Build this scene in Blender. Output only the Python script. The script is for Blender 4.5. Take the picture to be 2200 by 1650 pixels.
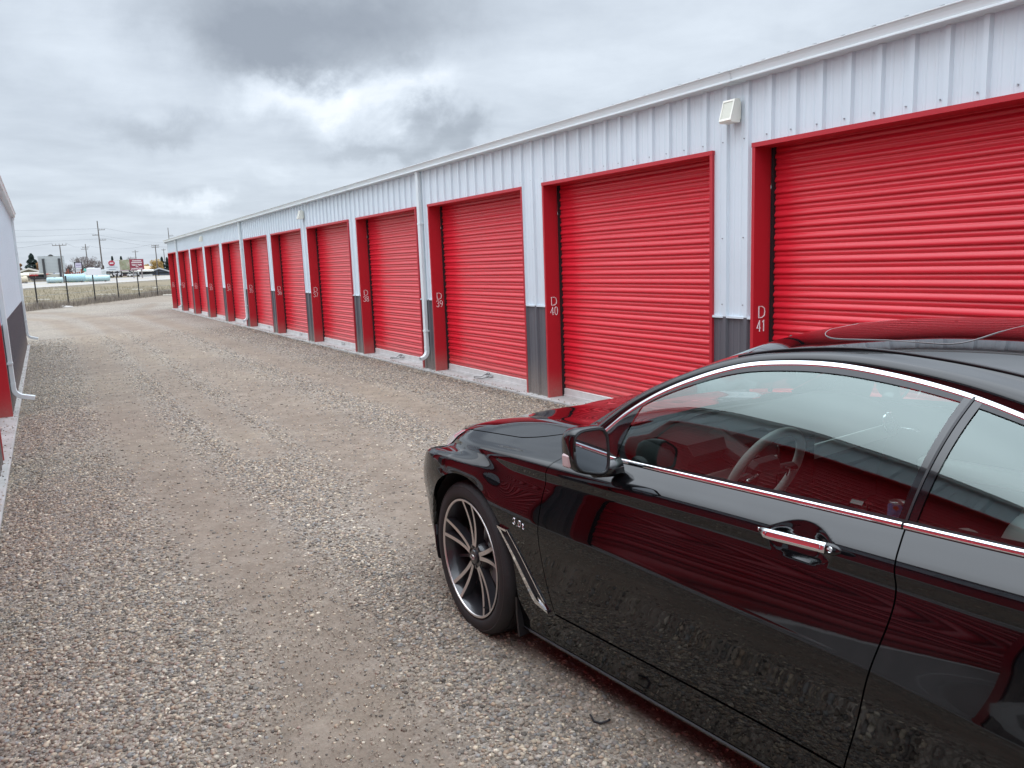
import bpy, math, random
import numpy as np
from math import radians as rad, sin, cos, pi
from mathutils import Matrix, Vector

for o in list(bpy.data.objects): bpy.data.objects.remove(o)
random.seed(7); RNG = np.random.default_rng(7)
SC = bpy.context.scene
COL = SC.collection

EXPOSURE = 0.45
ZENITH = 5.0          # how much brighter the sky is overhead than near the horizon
CLOUDS = [(640, 40, 8, 3, -0.47), (520, 90, 4, 2.2, -0.213), (600, 150, 3.4, 1.2, -0.33), (900, 50, 6, 2.3, -0.18),
          (650, 222, 4, 1.5, 0.46), (840, 215, 3.2, 1.5, 0.302), (500, 235, 2.2, 1.3, 0.223), (250, 110, 5, 3, 0.164), (60, 60, 5, 3, 0.115),
          (930, 292, 3.4, 1, -0.36), (780, 322, 4, 0.7, -0.279), (1030, 300, 1.5, 0.8, -0.213), (880, 258, 1.2, 0.6, -0.213),
          (320, 280, 2.5, 0.8, -0.213), (250, 300, 2, 0.7, -0.131), (370, 440, 2, 0.5, 0.197), (425, 428, 1.2, 0.5, 0.18), (560, 385, 4, 0.6, 0.082),
          (1400, 120, 10, 4, 0.115), (1750, 30, 8, 3, 0.115)]

# ------------------------------------------------------------------ camera
F, YAW, PITCH, ROLL, CAMH = 1690.0, 0.52966, 0.15680, -0.03726, 1.642
def cam_axes():
    cy, sy, cp, sp = cos(YAW), sin(YAW), cos(PITCH), sin(PITCH)
    f = np.array([sy*cp, cy*cp, -sp]); r = np.array([cy, -sy, 0.0]); u = np.cross(r, f)
    cr, sr = cos(ROLL), sin(ROLL)
    return cr*r+sr*u, -sr*r+cr*u, f
CR, CU, CF = cam_axes()
CAMP = np.array([0.0, 0.0, CAMH])
cd = bpy.data.cameras.new('camera'); cam = bpy.data.objects.new('camera', cd); COL.objects.link(cam)
cd.sensor_fit = 'HORIZONTAL'; cd.sensor_width = 36; cd.lens = 36*F/2200
cd.clip_start = 0.05; cd.clip_end = 9000
M = Matrix.Identity(4)
for i in range(3):
    M[i][0] = CR[i]; M[i][1] = CU[i]; M[i][2] = -CF[i]; M[i][3] = CAMP[i]
cam.matrix_world = M
SC.camera = cam
def ray(u, v):
    return CR*((u-1100)/F) + CU*((825-v)/F) + CF
def PX(u, v, d):
    """world point seen in the survey photo at (u, v) at horizontal distance d"""
    r = ray(u, v); return CAMP + r*(d/math.hypot(r[0], r[1]))

# ------------------------------------------------------------------ light
SUN_EL, SUN_AZ = rad(50), rad(292)      # to the left of the lane, veiled by cloud
SC.view_settings.view_transform = 'Standard'; SC.view_settings.look = 'None'
SC.view_settings.exposure = EXPOSURE; SC.view_settings.gamma = 1.0
SC.view_settings.use_curve_mapping = False
sl = bpy.data.lights.new('sun', 'SUN'); so = bpy.data.objects.new('sun', sl); COL.objects.link(so)
sl.energy = .8; sl.angle = rad(120); sl.color = (1.0, 0.97, 0.93)
sd = Vector((cos(SUN_EL)*sin(SUN_AZ), cos(SUN_EL)*cos(SUN_AZ), sin(SUN_EL)))
so.rotation_euler = sd.to_track_quat('Z', 'Y').to_euler()

W = bpy.data.worlds.new('World'); SC.world = W; W.use_nodes = True
nt = W.node_tree; nt.nodes.clear(); N = nt.nodes; L = nt.links
def nd(tree, t, **k):
    n = tree.nodes.new(t)
    for a, b in k.items():
        if a.startswith('i_'): n.inputs[int(a[2:])].default_value = b
        else: setattr(n, a, b)
    return n
def lk(tree, a, b): tree.links.new(a, b)
def mth(tree, op, a, b=None, c=None, clamp=False):
    n = tree.nodes.new('ShaderNodeMath'); n.operation = op; n.use_clamp = clamp
    for i, x in enumerate((a, b, c)):
        if x is None: continue
        if hasattr(x, 'is_linked') or hasattr(x, 'links'): tree.links.new(x, n.inputs[i])
        else: n.inputs[i].default_value = x
    return n.outputs[0]
tc = nd(nt, 'ShaderNodeTexCoord'); D = tc.outputs['Generated']
sep = nd(nt, 'ShaderNodeSeparateXYZ'); lk(nt, D, sep.inputs[0])
zc_ = mth(nt, 'MAXIMUM', sep.outputs[2], 0.0)
den = mth(nt, 'ADD', zc_, 0.10)
px = mth(nt, 'DIVIDE', sep.outputs[0], den); py = mth(nt, 'DIVIDE', sep.outputs[1], den)
cmb = nd(nt, 'ShaderNodeCombineXYZ'); lk(nt, px, cmb.inputs[0]); lk(nt, py, cmb.inputs[1])
def noise(tree, vec, scale, detail=6, rough=.55, dist=0.0, off=(0, 0, 0)):
    m = nd(tree, 'ShaderNodeMapping'); lk(tree, vec, m.inputs[0]); m.inputs[1].default_value = off
    n = nd(tree, 'ShaderNodeTexNoise'); n.inputs['Scale'].default_value = scale; n.inputs['Detail'].default_value = detail
    n.inputs['Roughness'].default_value = rough; n.inputs['Distortion'].default_value = dist
    lk(tree, m.outputs[0], n.inputs['Vector']); return n
n1 = noise(nt, cmb.outputs[0], 0.75, 9, .56, .35, (3.1, 1.7, 0))
n2 = noise(nt, cmb.outputs[0], 2.3, 8, .6, .25, (9.1, 4.7, 2))
n3 = noise(nt, D, 5.0, 7, .58, .4, (1, 2, 3))
# wobble the direction so that the placed cloud masses get ragged edges
n4 = noise(nt, D, 16.0, 6, .62, .3, (4, 1, 2))
sub = nd(nt, 'ShaderNodeVectorMath', operation='SUBTRACT'); lk(nt, n3.outputs['Color'], sub.inputs[0]); sub.inputs[1].default_value = (.5, .5, .5)
sub2 = nd(nt, 'ShaderNodeVectorMath', operation='SUBTRACT'); lk(nt, n4.outputs['Color'], sub2.inputs[0]); sub2.inputs[1].default_value = (.5, .5, .5)
w1 = nd(nt, 'ShaderNodeVectorMath', operation='MULTIPLY_ADD'); lk(nt, sub.outputs[0], w1.inputs[0]); w1.inputs[1].default_value = (.20, .20, .13); lk(nt, D, w1.inputs[2])
w2 = nd(nt, 'ShaderNodeVectorMath', operation='MULTIPLY_ADD'); lk(nt, sub2.outputs[0], w2.inputs[0]); w2.inputs[1].default_value = (.07, .07, .05); lk(nt, w1.outputs[0], w2.inputs[2])
nrm = nd(nt, 'ShaderNodeVectorMath', operation='NORMALIZE'); lk(nt, w2.outputs[0], nrm.inputs[0])
sp2 = nd(nt, 'ShaderNodeSeparateXYZ'); lk(nt, nrm.outputs[0], sp2.inputs[0])
az = mth(nt, 'ARCTAN2', sp2.outputs[0], sp2.outputs[1]); el = mth(nt, 'ARCSINE', sp2.outputs[2])
acc = mth(nt, 'MULTIPLY_ADD', n1.outputs['Fac'], 0.42, -0.21+0.54)
acc = mth(nt, 'ADD', acc, mth(nt, 'MULTIPLY_ADD', n2.outputs['Fac'], 0.34, -0.17))
# cloud masses of that afternoon: bearing given by (u, v) of the survey photo, half widths in degrees (azimuth, elevation), brightness change
for (u, v, ra, re_, amt) in CLOUDS:
    d = ray(u, v); d = d/np.linalg.norm(d); a0, e0 = math.atan2(d[0], d[1]), math.asin(d[2])
    xa = mth(nt, 'MULTIPLY', mth(nt, 'SUBTRACT', az, a0), 1/rad(ra)); xe = mth(nt, 'MULTIPLY', mth(nt, 'SUBTRACT', el, e0), 1/rad(re_))
    q = mth(nt, 'MULTIPLY_ADD', xa, xa, mth(nt, 'MULTIPLY', xe, xe))
    acc = mth(nt, 'MULTIPLY_ADD', mth(nt, 'EXPONENT', mth(nt, 'MULTIPLY', q, -1.0)), amt, acc)
ramp = nd(nt, 'ShaderNodeValToRGB'); lk(nt, acc, ramp.inputs[0])
els = ramp.color_ramp.elements
els[0].position = 0.0; els[0].color = (.262, .295, .345, 1)
els[1].position = 1.0; els[1].color = (.81, .84, .89, 1)
for p, c in ((.25, (.338, .378, .432, 1)), (.5, (.460, .512, .578, 1)), (.75, (.60, .66, .73, 1))):
    e = els.new(p); e.color = c
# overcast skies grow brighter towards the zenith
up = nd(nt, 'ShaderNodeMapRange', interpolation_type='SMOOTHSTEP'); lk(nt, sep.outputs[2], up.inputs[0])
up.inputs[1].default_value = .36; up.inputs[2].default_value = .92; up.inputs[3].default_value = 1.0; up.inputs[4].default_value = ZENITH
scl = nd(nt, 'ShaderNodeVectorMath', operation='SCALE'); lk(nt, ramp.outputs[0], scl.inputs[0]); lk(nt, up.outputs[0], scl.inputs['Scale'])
sky = nd(nt, 'ShaderNodeTexSky', sky_type='NISHITA', sun_disc=False, sun_elevation=SUN_EL, sun_rotation=SUN_AZ)
skm = nd(nt, 'ShaderNodeVectorMath', operation='SCALE'); lk(nt, sky.outputs[0], skm.inputs[0]); skm.inputs['Scale'].default_value = 0.1
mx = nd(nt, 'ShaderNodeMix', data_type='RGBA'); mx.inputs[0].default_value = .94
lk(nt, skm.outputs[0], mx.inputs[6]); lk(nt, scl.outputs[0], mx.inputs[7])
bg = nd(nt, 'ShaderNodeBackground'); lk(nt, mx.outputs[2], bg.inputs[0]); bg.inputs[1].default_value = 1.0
wo = nd(nt, 'ShaderNodeOutputWorld'); lk(nt, bg.outputs[0], wo.inputs[0])

# ------------------------------------------------------------------ helpers
def lin(r, g, b):
    f = lambda c: (c/12.92 if c <= .04045 else ((c+.055)/1.055)**2.4)
    return (f(r/255), f(g/255), f(b/255), 1)
def tag(o, label=None, cat=None, group=None, kind=None):
    for k, v in (('label', label), ('category', cat), ('group', group), ('kind', kind)):
        if v: o[k] = v
    return o
def empty(name, loc=(0, 0, 0), rz=0, **k):
    o = bpy.data.objects.new(name, None); COL.objects.link(o); o.location = loc; o.rotation_euler = (0, 0, rz)
    o.empty_display_size = .2
    return tag(o, **k)
def mesh_obj(name, V, Fc, mat, parent=None, smooth=False, normals=None, mi=None, **k):
    me = bpy.data.meshes.new(name)
    me.from_pydata([tuple(map(float, v)) for v in V], [], [tuple(map(int, f)) for f in Fc])
    mats = mat if isinstance(mat, (list, tuple)) else [mat]
    for m in mats: me.materials.append(m)
    if mi is not None: me.polygons.foreach_set('material_index', np.array(mi, dtype=np.int32))
    if smooth: me.polygons.foreach_set('use_smooth', np.ones(len(me.polygons), dtype=bool))
    me.update()
    if normals is not None: me.normals_split_custom_set_from_vertices([tuple(map(float, n)) for n in normals])
    o = bpy.data.objects.new(name, me); COL.objects.link(o)
    if parent is not None: o.parent = parent
    return tag(o, **k)
class MB:
    def __init__(s): s.v = []; s.f = []; s.m = []
    def add(s, V, Fc, m=0):
        b = len(s.v); s.v += [tuple(map(float, x)) for x in V]; s.f += [tuple(i+b for i in f) for f in Fc]; s.m += [m]*len(Fc); return s
    def box(s, a, b, m=0):
        x0, y0, z0 = a; x1, y1, z1 = b
        V = [(x0,y0,z0),(x1,y0,z0),(x1,y1,z0),(x0,y1,z0),(x0,y0,z1),(x1,y0,z1),(x1,y1,z1),(x0,y1,z1)]
        return s.add(V, [(0,3,2,1),(4,5,6,7),(0,1,5,4),(1,2,6,5),(2,3,7,6),(3,0,4,7)], m)
    def bbox(s, a, b, r=.01, m=0):
        """box with chamfered edges"""
        x0, y0, z0 = a; x1, y1, z1 = b; c = [(x0+x1)/2, (y0+y1)/2, (z0+z1)/2]; h = [(x1-x0)/2, (y1-y0)/2, (z1-z0)/2]
        V = []; idx = {}
        for sx in (-1, 1):
            for sy in (-1, 1):
                for sz in (-1, 1):
                    for ax in range(3):
                        p = [sx*h[0], sy*h[1], sz*h[2]]
                        for k in range(3):
                            if k != ax: p[k] -= (sx, sy, sz)[k]*r
                        idx[(sx, sy, sz, ax)] = len(V); V.append((c[0]+p[0], c[1]+p[1], c[2]+p[2]))
        Fc = []
        for ax in range(3):
            o1, o2 = [k for k in range(3) if k != ax]
            for s_ in (-1, 1):
                q = []
                for (a1, a2) in ((-1,-1),(1,-1),(1,1),(-1,1)):
                    t = [0, 0, 0]; t[ax] = s_; t[o1] = a1; t[o2] = a2; q.append(idx[(*t, ax)])
                Fc.append(tuple(q))
            for a1 in (-1, 1):
                for a2 in (-1, 1):
                    t0 = [0,0,0]; t1 = [0,0,0]; t0[ax] = -1; t1[ax] = 1; t0[o1] = t1[o1] = a1; t0[o2] = t1[o2] = a2
                    Fc.append((idx[(*t0, o1)], idx[(*t1, o1)], idx[(*t1, o2)], idx[(*t0, o2)]))
        for sx in (-1, 1):
            for sy in (-1, 1):
                for sz in (-1, 1): Fc.append(tuple(idx[(sx, sy, sz, ax)] for ax in range(3)))
        # outward winding
        for i, f in enumerate(Fc):
            P = np.array([V[j] for j in f]); n = np.cross(P[1]-P[0], P[2]-P[0])
            if n @ (P.mean(0)-np.array(c)) < 0: Fc[i] = tuple(reversed(f))
        return s.add(V, Fc, m)
    def tube(s, pts, r, n=8, m=0, cap=True):
        pts = [np.array(p, float) for p in pts]; k = len(pts)
        rr = r if isinstance(r, (list, tuple)) else [r]*k
        V = []; up = None
        for i, p in enumerate(pts):
            t = pts[min(i+1, k-1)]-pts[max(i-1, 0)]; t = t/(np.linalg.norm(t)+1e-12)
            if up is None:
                up = np.array([0, 0, 1.]) if abs(t[2]) < .9 else np.array([1., 0, 0])
            a = np.cross(t, up); a /= np.linalg.norm(a)+1e-12; b = np.cross(a, t); up = b
            for j in range(n):
                th = 2*pi*j/n; V.append(p+rr[i]*(cos(th)*a+sin(th)*b))
        Fc = [(i*n+j, i*n+(j+1) % n, (i+1)*n+(j+1) % n, (i+1)*n+j) for i in range(k-1) for j in range(n)]
        if cap: Fc += [tuple(reversed(range(n))), tuple((k-1)*n+j for j in range(n))]
        return s.add(V, Fc, m)
    def prism(s, poly, ax, a, b, m=0):
        """extrude polygon (2-D) along axis ax between a and b"""
        n = len(poly)
        def mk(p, w):
            q = list(p); q.insert(ax, w); return tuple(q)
        V = [mk(p, a) for p in poly]+[mk(p, b) for p in poly]
        Fc = [(i, (i+1) % n, n+(i+1) % n, n+i) for i in range(n)]+[tuple(reversed(range(n))), tuple(range(n, 2*n))]
        return s.add(V, Fc, m)
    def lathe(s, prof, n=48, ax=0, m=0, close=False):
        """prof: list of (radius, offset along axis)"""
        V = []
        for (r, x) in prof:
            for j in range(n):
                th = 2*pi*j/n; q = [r*cos(th), r*sin(th)]; q.insert(ax, x); V.append(tuple(q))
        k = len(prof)
        Fc = [(i*n+j, i*n+(j+1) % n, (i+1)*n+(j+1) % n, (i+1)*n+j) for i in range(k-1) for j in range(n)]
        return s.add(V, Fc, m)
    def build(s, name, mat, parent=None, smooth=False, **k):
        return mesh_obj(name, s.v, s.f, mat, parent, smooth, mi=s.m, **k)
def auto_smooth(o, ang=35):
    me = o.data
    me.polygons.foreach_set('use_smooth', np.ones(len(me.polygons), dtype=bool))
    me.set_sharp_from_angle(angle=rad(ang))
    return o

def mat(name, base, rough=.5, metal=0.0, spec=None, coat=0.0, coat_rough=.03, bump=None, var=None):
    m = bpy.data.materials.new(name); m.use_nodes = True; t = m.node_tree; b = t.nodes['Principled BSDF']
    b.inputs['Base Color'].default_value = base if len(base) == 4 else (*base, 1)
    b.inputs['Roughness'].default_value = rough; b.inputs['Metallic'].default_value = metal
    if spec is not None: b.inputs['Specular IOR Level'].default_value = spec
    b.inputs['Coat Weight'].default_value = coat; b.inputs['Coat Roughness'].default_value = coat_rough
    tcn = None
    if bump or var:
        tcn = nd(t, 'ShaderNodeTexCoord')
    if var:   # (scale, amount) soft natural variation of the paint or dirt
        n = noise(t, tcn.outputs['Object'], var[0], 5, .6)
        mr = nd(t, 'ShaderNodeMapRange'); lk(t, n.outputs['Fac'], mr.inputs[0]); mr.inputs[1].default_value = .3; mr.inputs[2].default_value = .7
        mr.inputs[3].default_value = 1-var[1]; mr.inputs[4].default_value = 1+var[1]
        sc = nd(t, 'ShaderNodeVectorMath', operation='SCALE'); sc.inputs[0].default_value = tuple(base[:3]); lk(t, mr.outputs[0], sc.inputs['Scale'])
        lk(t, sc.outputs[0], b.inputs['Base Color'])
    if bump:  # (scale, strength, distance)
        n = noise(t, tcn.outputs['Object'], bump[0], 4, .6)
        bp = nd(t, 'ShaderNodeBump'); bp.inputs['Strength'].default_value = bump[1]; bp.inputs['Distance'].default_value = bump[2]
        lk(t, n.outputs['Fac'], bp.inputs['Height']); lk(t, bp.outputs[0], b.inputs['Normal'])
    return m
MT = {}
MT['white_wall'] = mat('white_panel', (.64, .712, .765), .36, var=(1.2, .035))
MT['white_trim'] = mat('white_trim', (.74, .76, .79), .35, var=(2.0, .03))
MT['gutter'] = mat('gutter_white', (.69, .745, .76), .4, var=(1.5, .04))
MT['dado'] = mat('charcoal_panel', (.102, .102, .116), .42, var=(1.5, .06))
MT['red'] = mat('red_door_paint', (.65, .014, .031), .29, coat=.15, coat_rough=.12, var=(.8, .06), bump=(5, .05, .01))
MT['red_frame_shaded'] = mat('red_trim_shaded', (.46, .014, .026), .45, var=(1.0, .05))  # door red darkened: shade of jambs turned from the light is in the colour
MT['black_gap'] = mat('black_track', (.012, .012, .014), .6)
MT['galv'] = mat('pale_aluminium', (.62, .60, .585), .45, metal=.15, var=(8, .1))
MT['steel'] = mat('steel', (.55, .55, .55), .3, metal=.9)
MT['screw'] = mat('screw_head', (.30, .31, .33), .5, metal=.3)
MT['paint_white'] = mat('white_brush_paint', (.82, .80, .80), .6)
MT['lampbody'] = mat('cream_lamp_body', (.80, .80, .72), .4)
MT['lamplens'] = mat('lamp_lens', (.70, .71, .62), .18, bump=None)
MT['cord'] = mat('black_rope', (.02, .02, .022), .7)
MT['wood'] = mat('weathered_pole_wood', (.13, .115, .105), .8, var=(2, .25))
MT['wire'] = mat('power_wire', (.20, .22, .25), .6)
def dusty(m, top, amt, col=(.33, .275, .225)):
    """splashed lane dust on the lowest part of a wall or door, ragged upper edge"""
    t = m.node_tree; b = t.nodes['Principled BSDF']; g = nd(t, 'ShaderNodeNewGeometry'); sp = nd(t, 'ShaderNodeSeparateXYZ'); lk(t, g.outputs['Position'], sp.inputs[0])
    n = noise(t, g.outputs['Position'], 3.5, 8, .68); n2_ = noise(t, g.outputs['Position'], 40, 4, .7)
    h = nd(t, 'ShaderNodeMapRange', interpolation_type='SMOOTHSTEP'); lk(t, mth(t, 'ADD', sp.outputs[2], mth(t, 'MULTIPLY_ADD', n.outputs['Fac'], -.5*top, .25*top)), h.inputs[0])
    h.inputs[1].default_value = .03; h.inputs[2].default_value = top; h.inputs[3].default_value = amt; h.inputs[4].default_value = 0.0
    f = mth(t, 'MULTIPLY', h.outputs[0], mth(t, 'MULTIPLY_ADD', n2_.outputs['Fac'], 1.6, .1), clamp=True)
    mx_ = nd(t, 'ShaderNodeMix', data_type='RGBA'); lk(t, f, mx_.inputs[0]); mx_.inputs[7].default_value = (*col, 1)
    src = b.inputs['Base Color']
    if src.is_linked: lk(t, src.links[0].from_socket, mx_.inputs[6])
    else: mx_.inputs[6].default_value = src.default_value
    lk(t, mx_.outputs[2], b.inputs['Base Color'])
    r0 = b.inputs['Roughness'].default_value; lk(t, mth(t, 'MULTIPLY_ADD', f, .85-r0, r0), b.inputs['Roughness'])
dusty(MT['dado'], .55, .55); dusty(MT['red'], .40, .30); dusty(MT['red_frame_shaded'], .40, .35)
def concrete():
    m = mat('concrete', (.46, .45, .43), .85, bump=(60, .3, .004))
    t = m.node_tree; b = t.nodes['Principled BSDF']; tcn = nd(t, 'ShaderNodeTexCoord')
    n = noise(t, tcn.outputs['Object'], 2.5, 8, .65); r = nd(t, 'ShaderNodeValToRGB'); lk(t, n.outputs['Fac'], r.inputs[0])
    r.color_ramp.elements[0].position = .3; r.color_ramp.elements[0].color = (.30, .285, .265, 1)
    r.color_ramp.elements[1].position = .7; r.color_ramp.elements[1].color = (.50, .49, .475, 1)
    lk(t, r.outputs[0], b.inputs['Base Color']); return m
MT['concrete'] = concrete()
# ------------------------------------------------------------------ terrain
RU = np.array([.418, .908]); RN = np.array([-.908, .418]); RO = np.array([-2.5, 95.0])
TV = [-3000, -23, -20, 0, 11, 20, 60, 400, 6000]; TZ = [0, 0, .03, .5, 1.0, 1.18, 1.5, 1.6, 1.62]
def road_uv(x, y):
    d = np.stack([np.asarray(x, float)-RO[0], np.asarray(y, float)-RO[1]], -1); return d@RU, d@RN
def tz(x, y): return float(np.interp(road_uv(x, y)[1], TV, TZ))
def on(u, d):
    """ground point on the bearing of photo column u at distance d"""
    p = PX(u, 590, d); return np.array([p[0], p[1], tz(p[0], p[1])])

def ground_material():
    m = bpy.data.materials.new('gravel_ground'); m.use_nodes = True; t = m.node_tree; b = t.nodes['Principled BSDF']
    b.inputs['Roughness'].default_value = .9; b.inputs['Specular IOR Level'].default_value = .25
    geo = nd(t, 'ShaderNodeNewGeometry'); P = geo.outputs['Position']
    sp = nd(t, 'ShaderNodeSeparateXYZ'); lk(t, P, sp.inputs[0])
    # distance across the road direction decides gravel or grass
    dv = nd(t, 'ShaderNodeVectorMath', operation='DOT_PRODUCT'); lk(t, P, dv.inputs[0]); dv.inputs[1].default_value = (RN[0], RN[1], 0)
    vv = mth(t, 'SUBTRACT', dv.outputs['Value'], float(RO@RN))
    nz = noise(t, P, .8, 6, .65)
    edge = mth(t, 'MULTIPLY_ADD', nz.outputs['Fac'], 2.4, mth(t, 'ADD', vv, 22.9-1.2))
    gfac = mth(t, 'MULTIPLY', edge, 1.6, clamp=True)
    # pebbly colour: two voronoi sizes over a dirt tone
    def vor(scale, rnd=1.0):
        v = nd(t, 'ShaderNodeTexVoronoi'); v.inputs['Scale'].default_value = scale; v.inputs['Randomness'].default_value = rnd
        lk(t, P, v.inputs['Vector']); return v
    v1 = vor(85); v2 = vor(48)
    def cr(val, stops):
        r = nd(t, 'ShaderNodeValToRGB'); lk(t, val, r.inputs[0]); e = r.color_ramp.elements
        e[0].position, e[0].color = stops[0][0], (*stops[0][1], 1); e[1].position, e[1].color = stops[-1][0], (*stops[-1][1], 1)
        for p, c in stops[1:-1]: x = e.new(p); x.color = (*c, 1)
        return r
    sc1 = nd(t, 'ShaderNodeSeparateColor'); lk(t, v1.outputs['Color'], sc1.inputs[0])
    sc2 = nd(t, 'ShaderNodeSeparateColor'); lk(t, v2.outputs['Color'], sc2.inputs[0])
    STONES = [(0, (.060, .050, .043)), (.2, (.14, .118, .10)), (.4, (.24, .212, .172)), (.55, (.215, .208, .190)), (.7, (.33, .29, .236)), (.85, (.29, .256, .212)), (1, (.56, .51, .45))]
    c1 = cr(sc1.outputs[0], STONES); c2 = cr(sc2.outputs[1], STONES)
    mixs = nd(t, 'ShaderNodeMix', data_type='RGBA'); mixs.inputs[0].default_value = .5
    lk(t, c1.outputs[0], mixs.inputs[6]); lk(t, c2.outputs[0], mixs.inputs[7])
    # packed dirt along the wheel tracks (attribute painted per vertex from the track curves)
    at = nd(t, 'ShaderNodeAttribute', attribute_name='dirt')
    nzd = noise(t, P, 2.2, 7, .68); nzf = noise(t, P, 14, 6, .7)
    dm = mth(t, 'ADD', at.outputs['Fac'], mth(t, 'MULTIPLY_ADD', nzd.outputs['Fac'], .9, -.45))
    dm = mth(t, 'ADD', dm, mth(t, 'MULTIPLY_ADD', nzf.outputs['Fac'], .5, -.25), clamp=True)
    dirt = cr(noise(t, P, 5, 9, .7).outputs['Fac'], [(.3, (.158, .127, .098)), (.5, (.205, .167, .130)), (.7, (.268, .226, .182))])
    mixd = nd(t, 'ShaderNodeMix', data_type='RGBA'); lk(t, mth(t, 'MULTIPLY', dm, .88), mixd.inputs[0])
    lk(t, mixs.outputs[2], mixd.inputs[6]); lk(t, dirt.outputs[0], mixd.inputs[7])
    # broad tone patches (damp, reddish)
    big = noise(t, P, .35, 5, .6, .5)
    tone = cr(big.outputs['Fac'], [(.35, (.86, .82, .80)), (.5, (1, .97, .95)), (.65, (1.08, 1.05, 1.0))])
    mul = nd(t, 'ShaderNodeMix', data_type='RGBA', blend_type='MULTIPLY'); mul.inputs[0].default_value = 1
    lk(t, mixd.outputs[2], mul.inputs[6]); lk(t, tone.outputs[0], mul.inputs[7])
    gr1 = noise(t, P, .55, 8, .7); gr2 = noise(t, P, 9, 6, .7)
    gsum = mth(t, 'MULTIPLY_ADD', gr2.outputs['Fac'], .5, mth(t, 'MULTIPLY', gr1.outputs['Fac'], .5))
    grass = cr(gsum, [(.32, (.125, .098, .062)), (.5, (.185, .15, .098)), (.68, (.27, .225, .155))])
    mixg = nd(t, 'ShaderNodeMix', data_type='RGBA'); lk(t, gfac, mixg.inputs[0]); lk(t, mul.outputs[2], mixg.inputs[6]); lk(t, grass.outputs[0], mixg.inputs[7])
    lk(t, mixg.outputs[2], b.inputs['Base Color'])
    hgt = mth(t, 'SUBTRACT', 1.0, v1.outputs['Distance'])
    hb = mth(t, 'ADD', mth(t, 'MULTIPLY', hgt, mth(t, 'MULTIPLY_ADD', dm, -.8, 1.0)), mth(t, 'MULTIPLY', nzf.outputs['Fac'], .6))
    hb = mth(t, 'ADD', hb, mth(t, 'MULTIPLY', noise(t, P, 70, 3, .7).outputs['Fac'], .45))
    bp = nd(t, 'ShaderNodeBump'); bp.inputs['Strength'].default_value = .55; bp.inputs['Distance'].default_value = .012
    lk(t, hb, bp.inputs['Height']); lk(t, bp.outputs[0], b.inputs['Normal'])
    return m

def resample(pts, step=.1):
    out = []
    for a, b in zip(pts[:-1], pts[1:]):
        n = max(1, int(math.dist(a, b)/step))
        out += [(a[0]+(b[0]-a[0])*i/n, a[1]+(b[1]-a[1])*i/n) for i in range(n)]
    return np.array(out+[pts[-1]])
# wheel tracks worn into the gravel: centre line, half width
TRACKS = [([(.62, -4), (.68, 1.0), (.72, 2.4), (.88, 3.2), (.84, 4.2), (.79, 5.6), (.70, 7.5), (.66, 9.9), (.78, 15), (.85, 24), (.2, 34), (-2.5, 42)], .26),
          ([(2.3, -4), (2.2, 1.0), (1.95, 3.0), (2.05, 4.6), (2.2, 5.6), (2.3, 7.2), (2.32, 10.5), (2.36, 17), (2.4, 24), (2.1, 31), (.6, 40), (-1.5, 45)], .34),
          ([(3.5, 6), (3.55, 9), (3.45, 13), (3.5, 19), (3.4, 26), (3.2, 36), (5, 46)], .22),
          ([(1.55, 7), (1.5, 12), (1.6, 20), (1.5, 30), (1.0, 40)], .16)]
TRS = [(resample(p), w) for p, w in TRACKS]
def dirtiness(x, y):
    x = np.asarray(x, float); y = np.asarray(y, float); out = np.zeros_like(x)
    for pts, w in TRS:
        d = np.full(x.shape, 1e9)
        for i in range(0, len(pts), 1):
            d = np.minimum(d, (x-pts[i, 0])**2+(y-pts[i, 1])**2)
        out = np.maximum(out, np.clip(1.42-np.sqrt(d)/w*.72, 0, 1))
    return out

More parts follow.
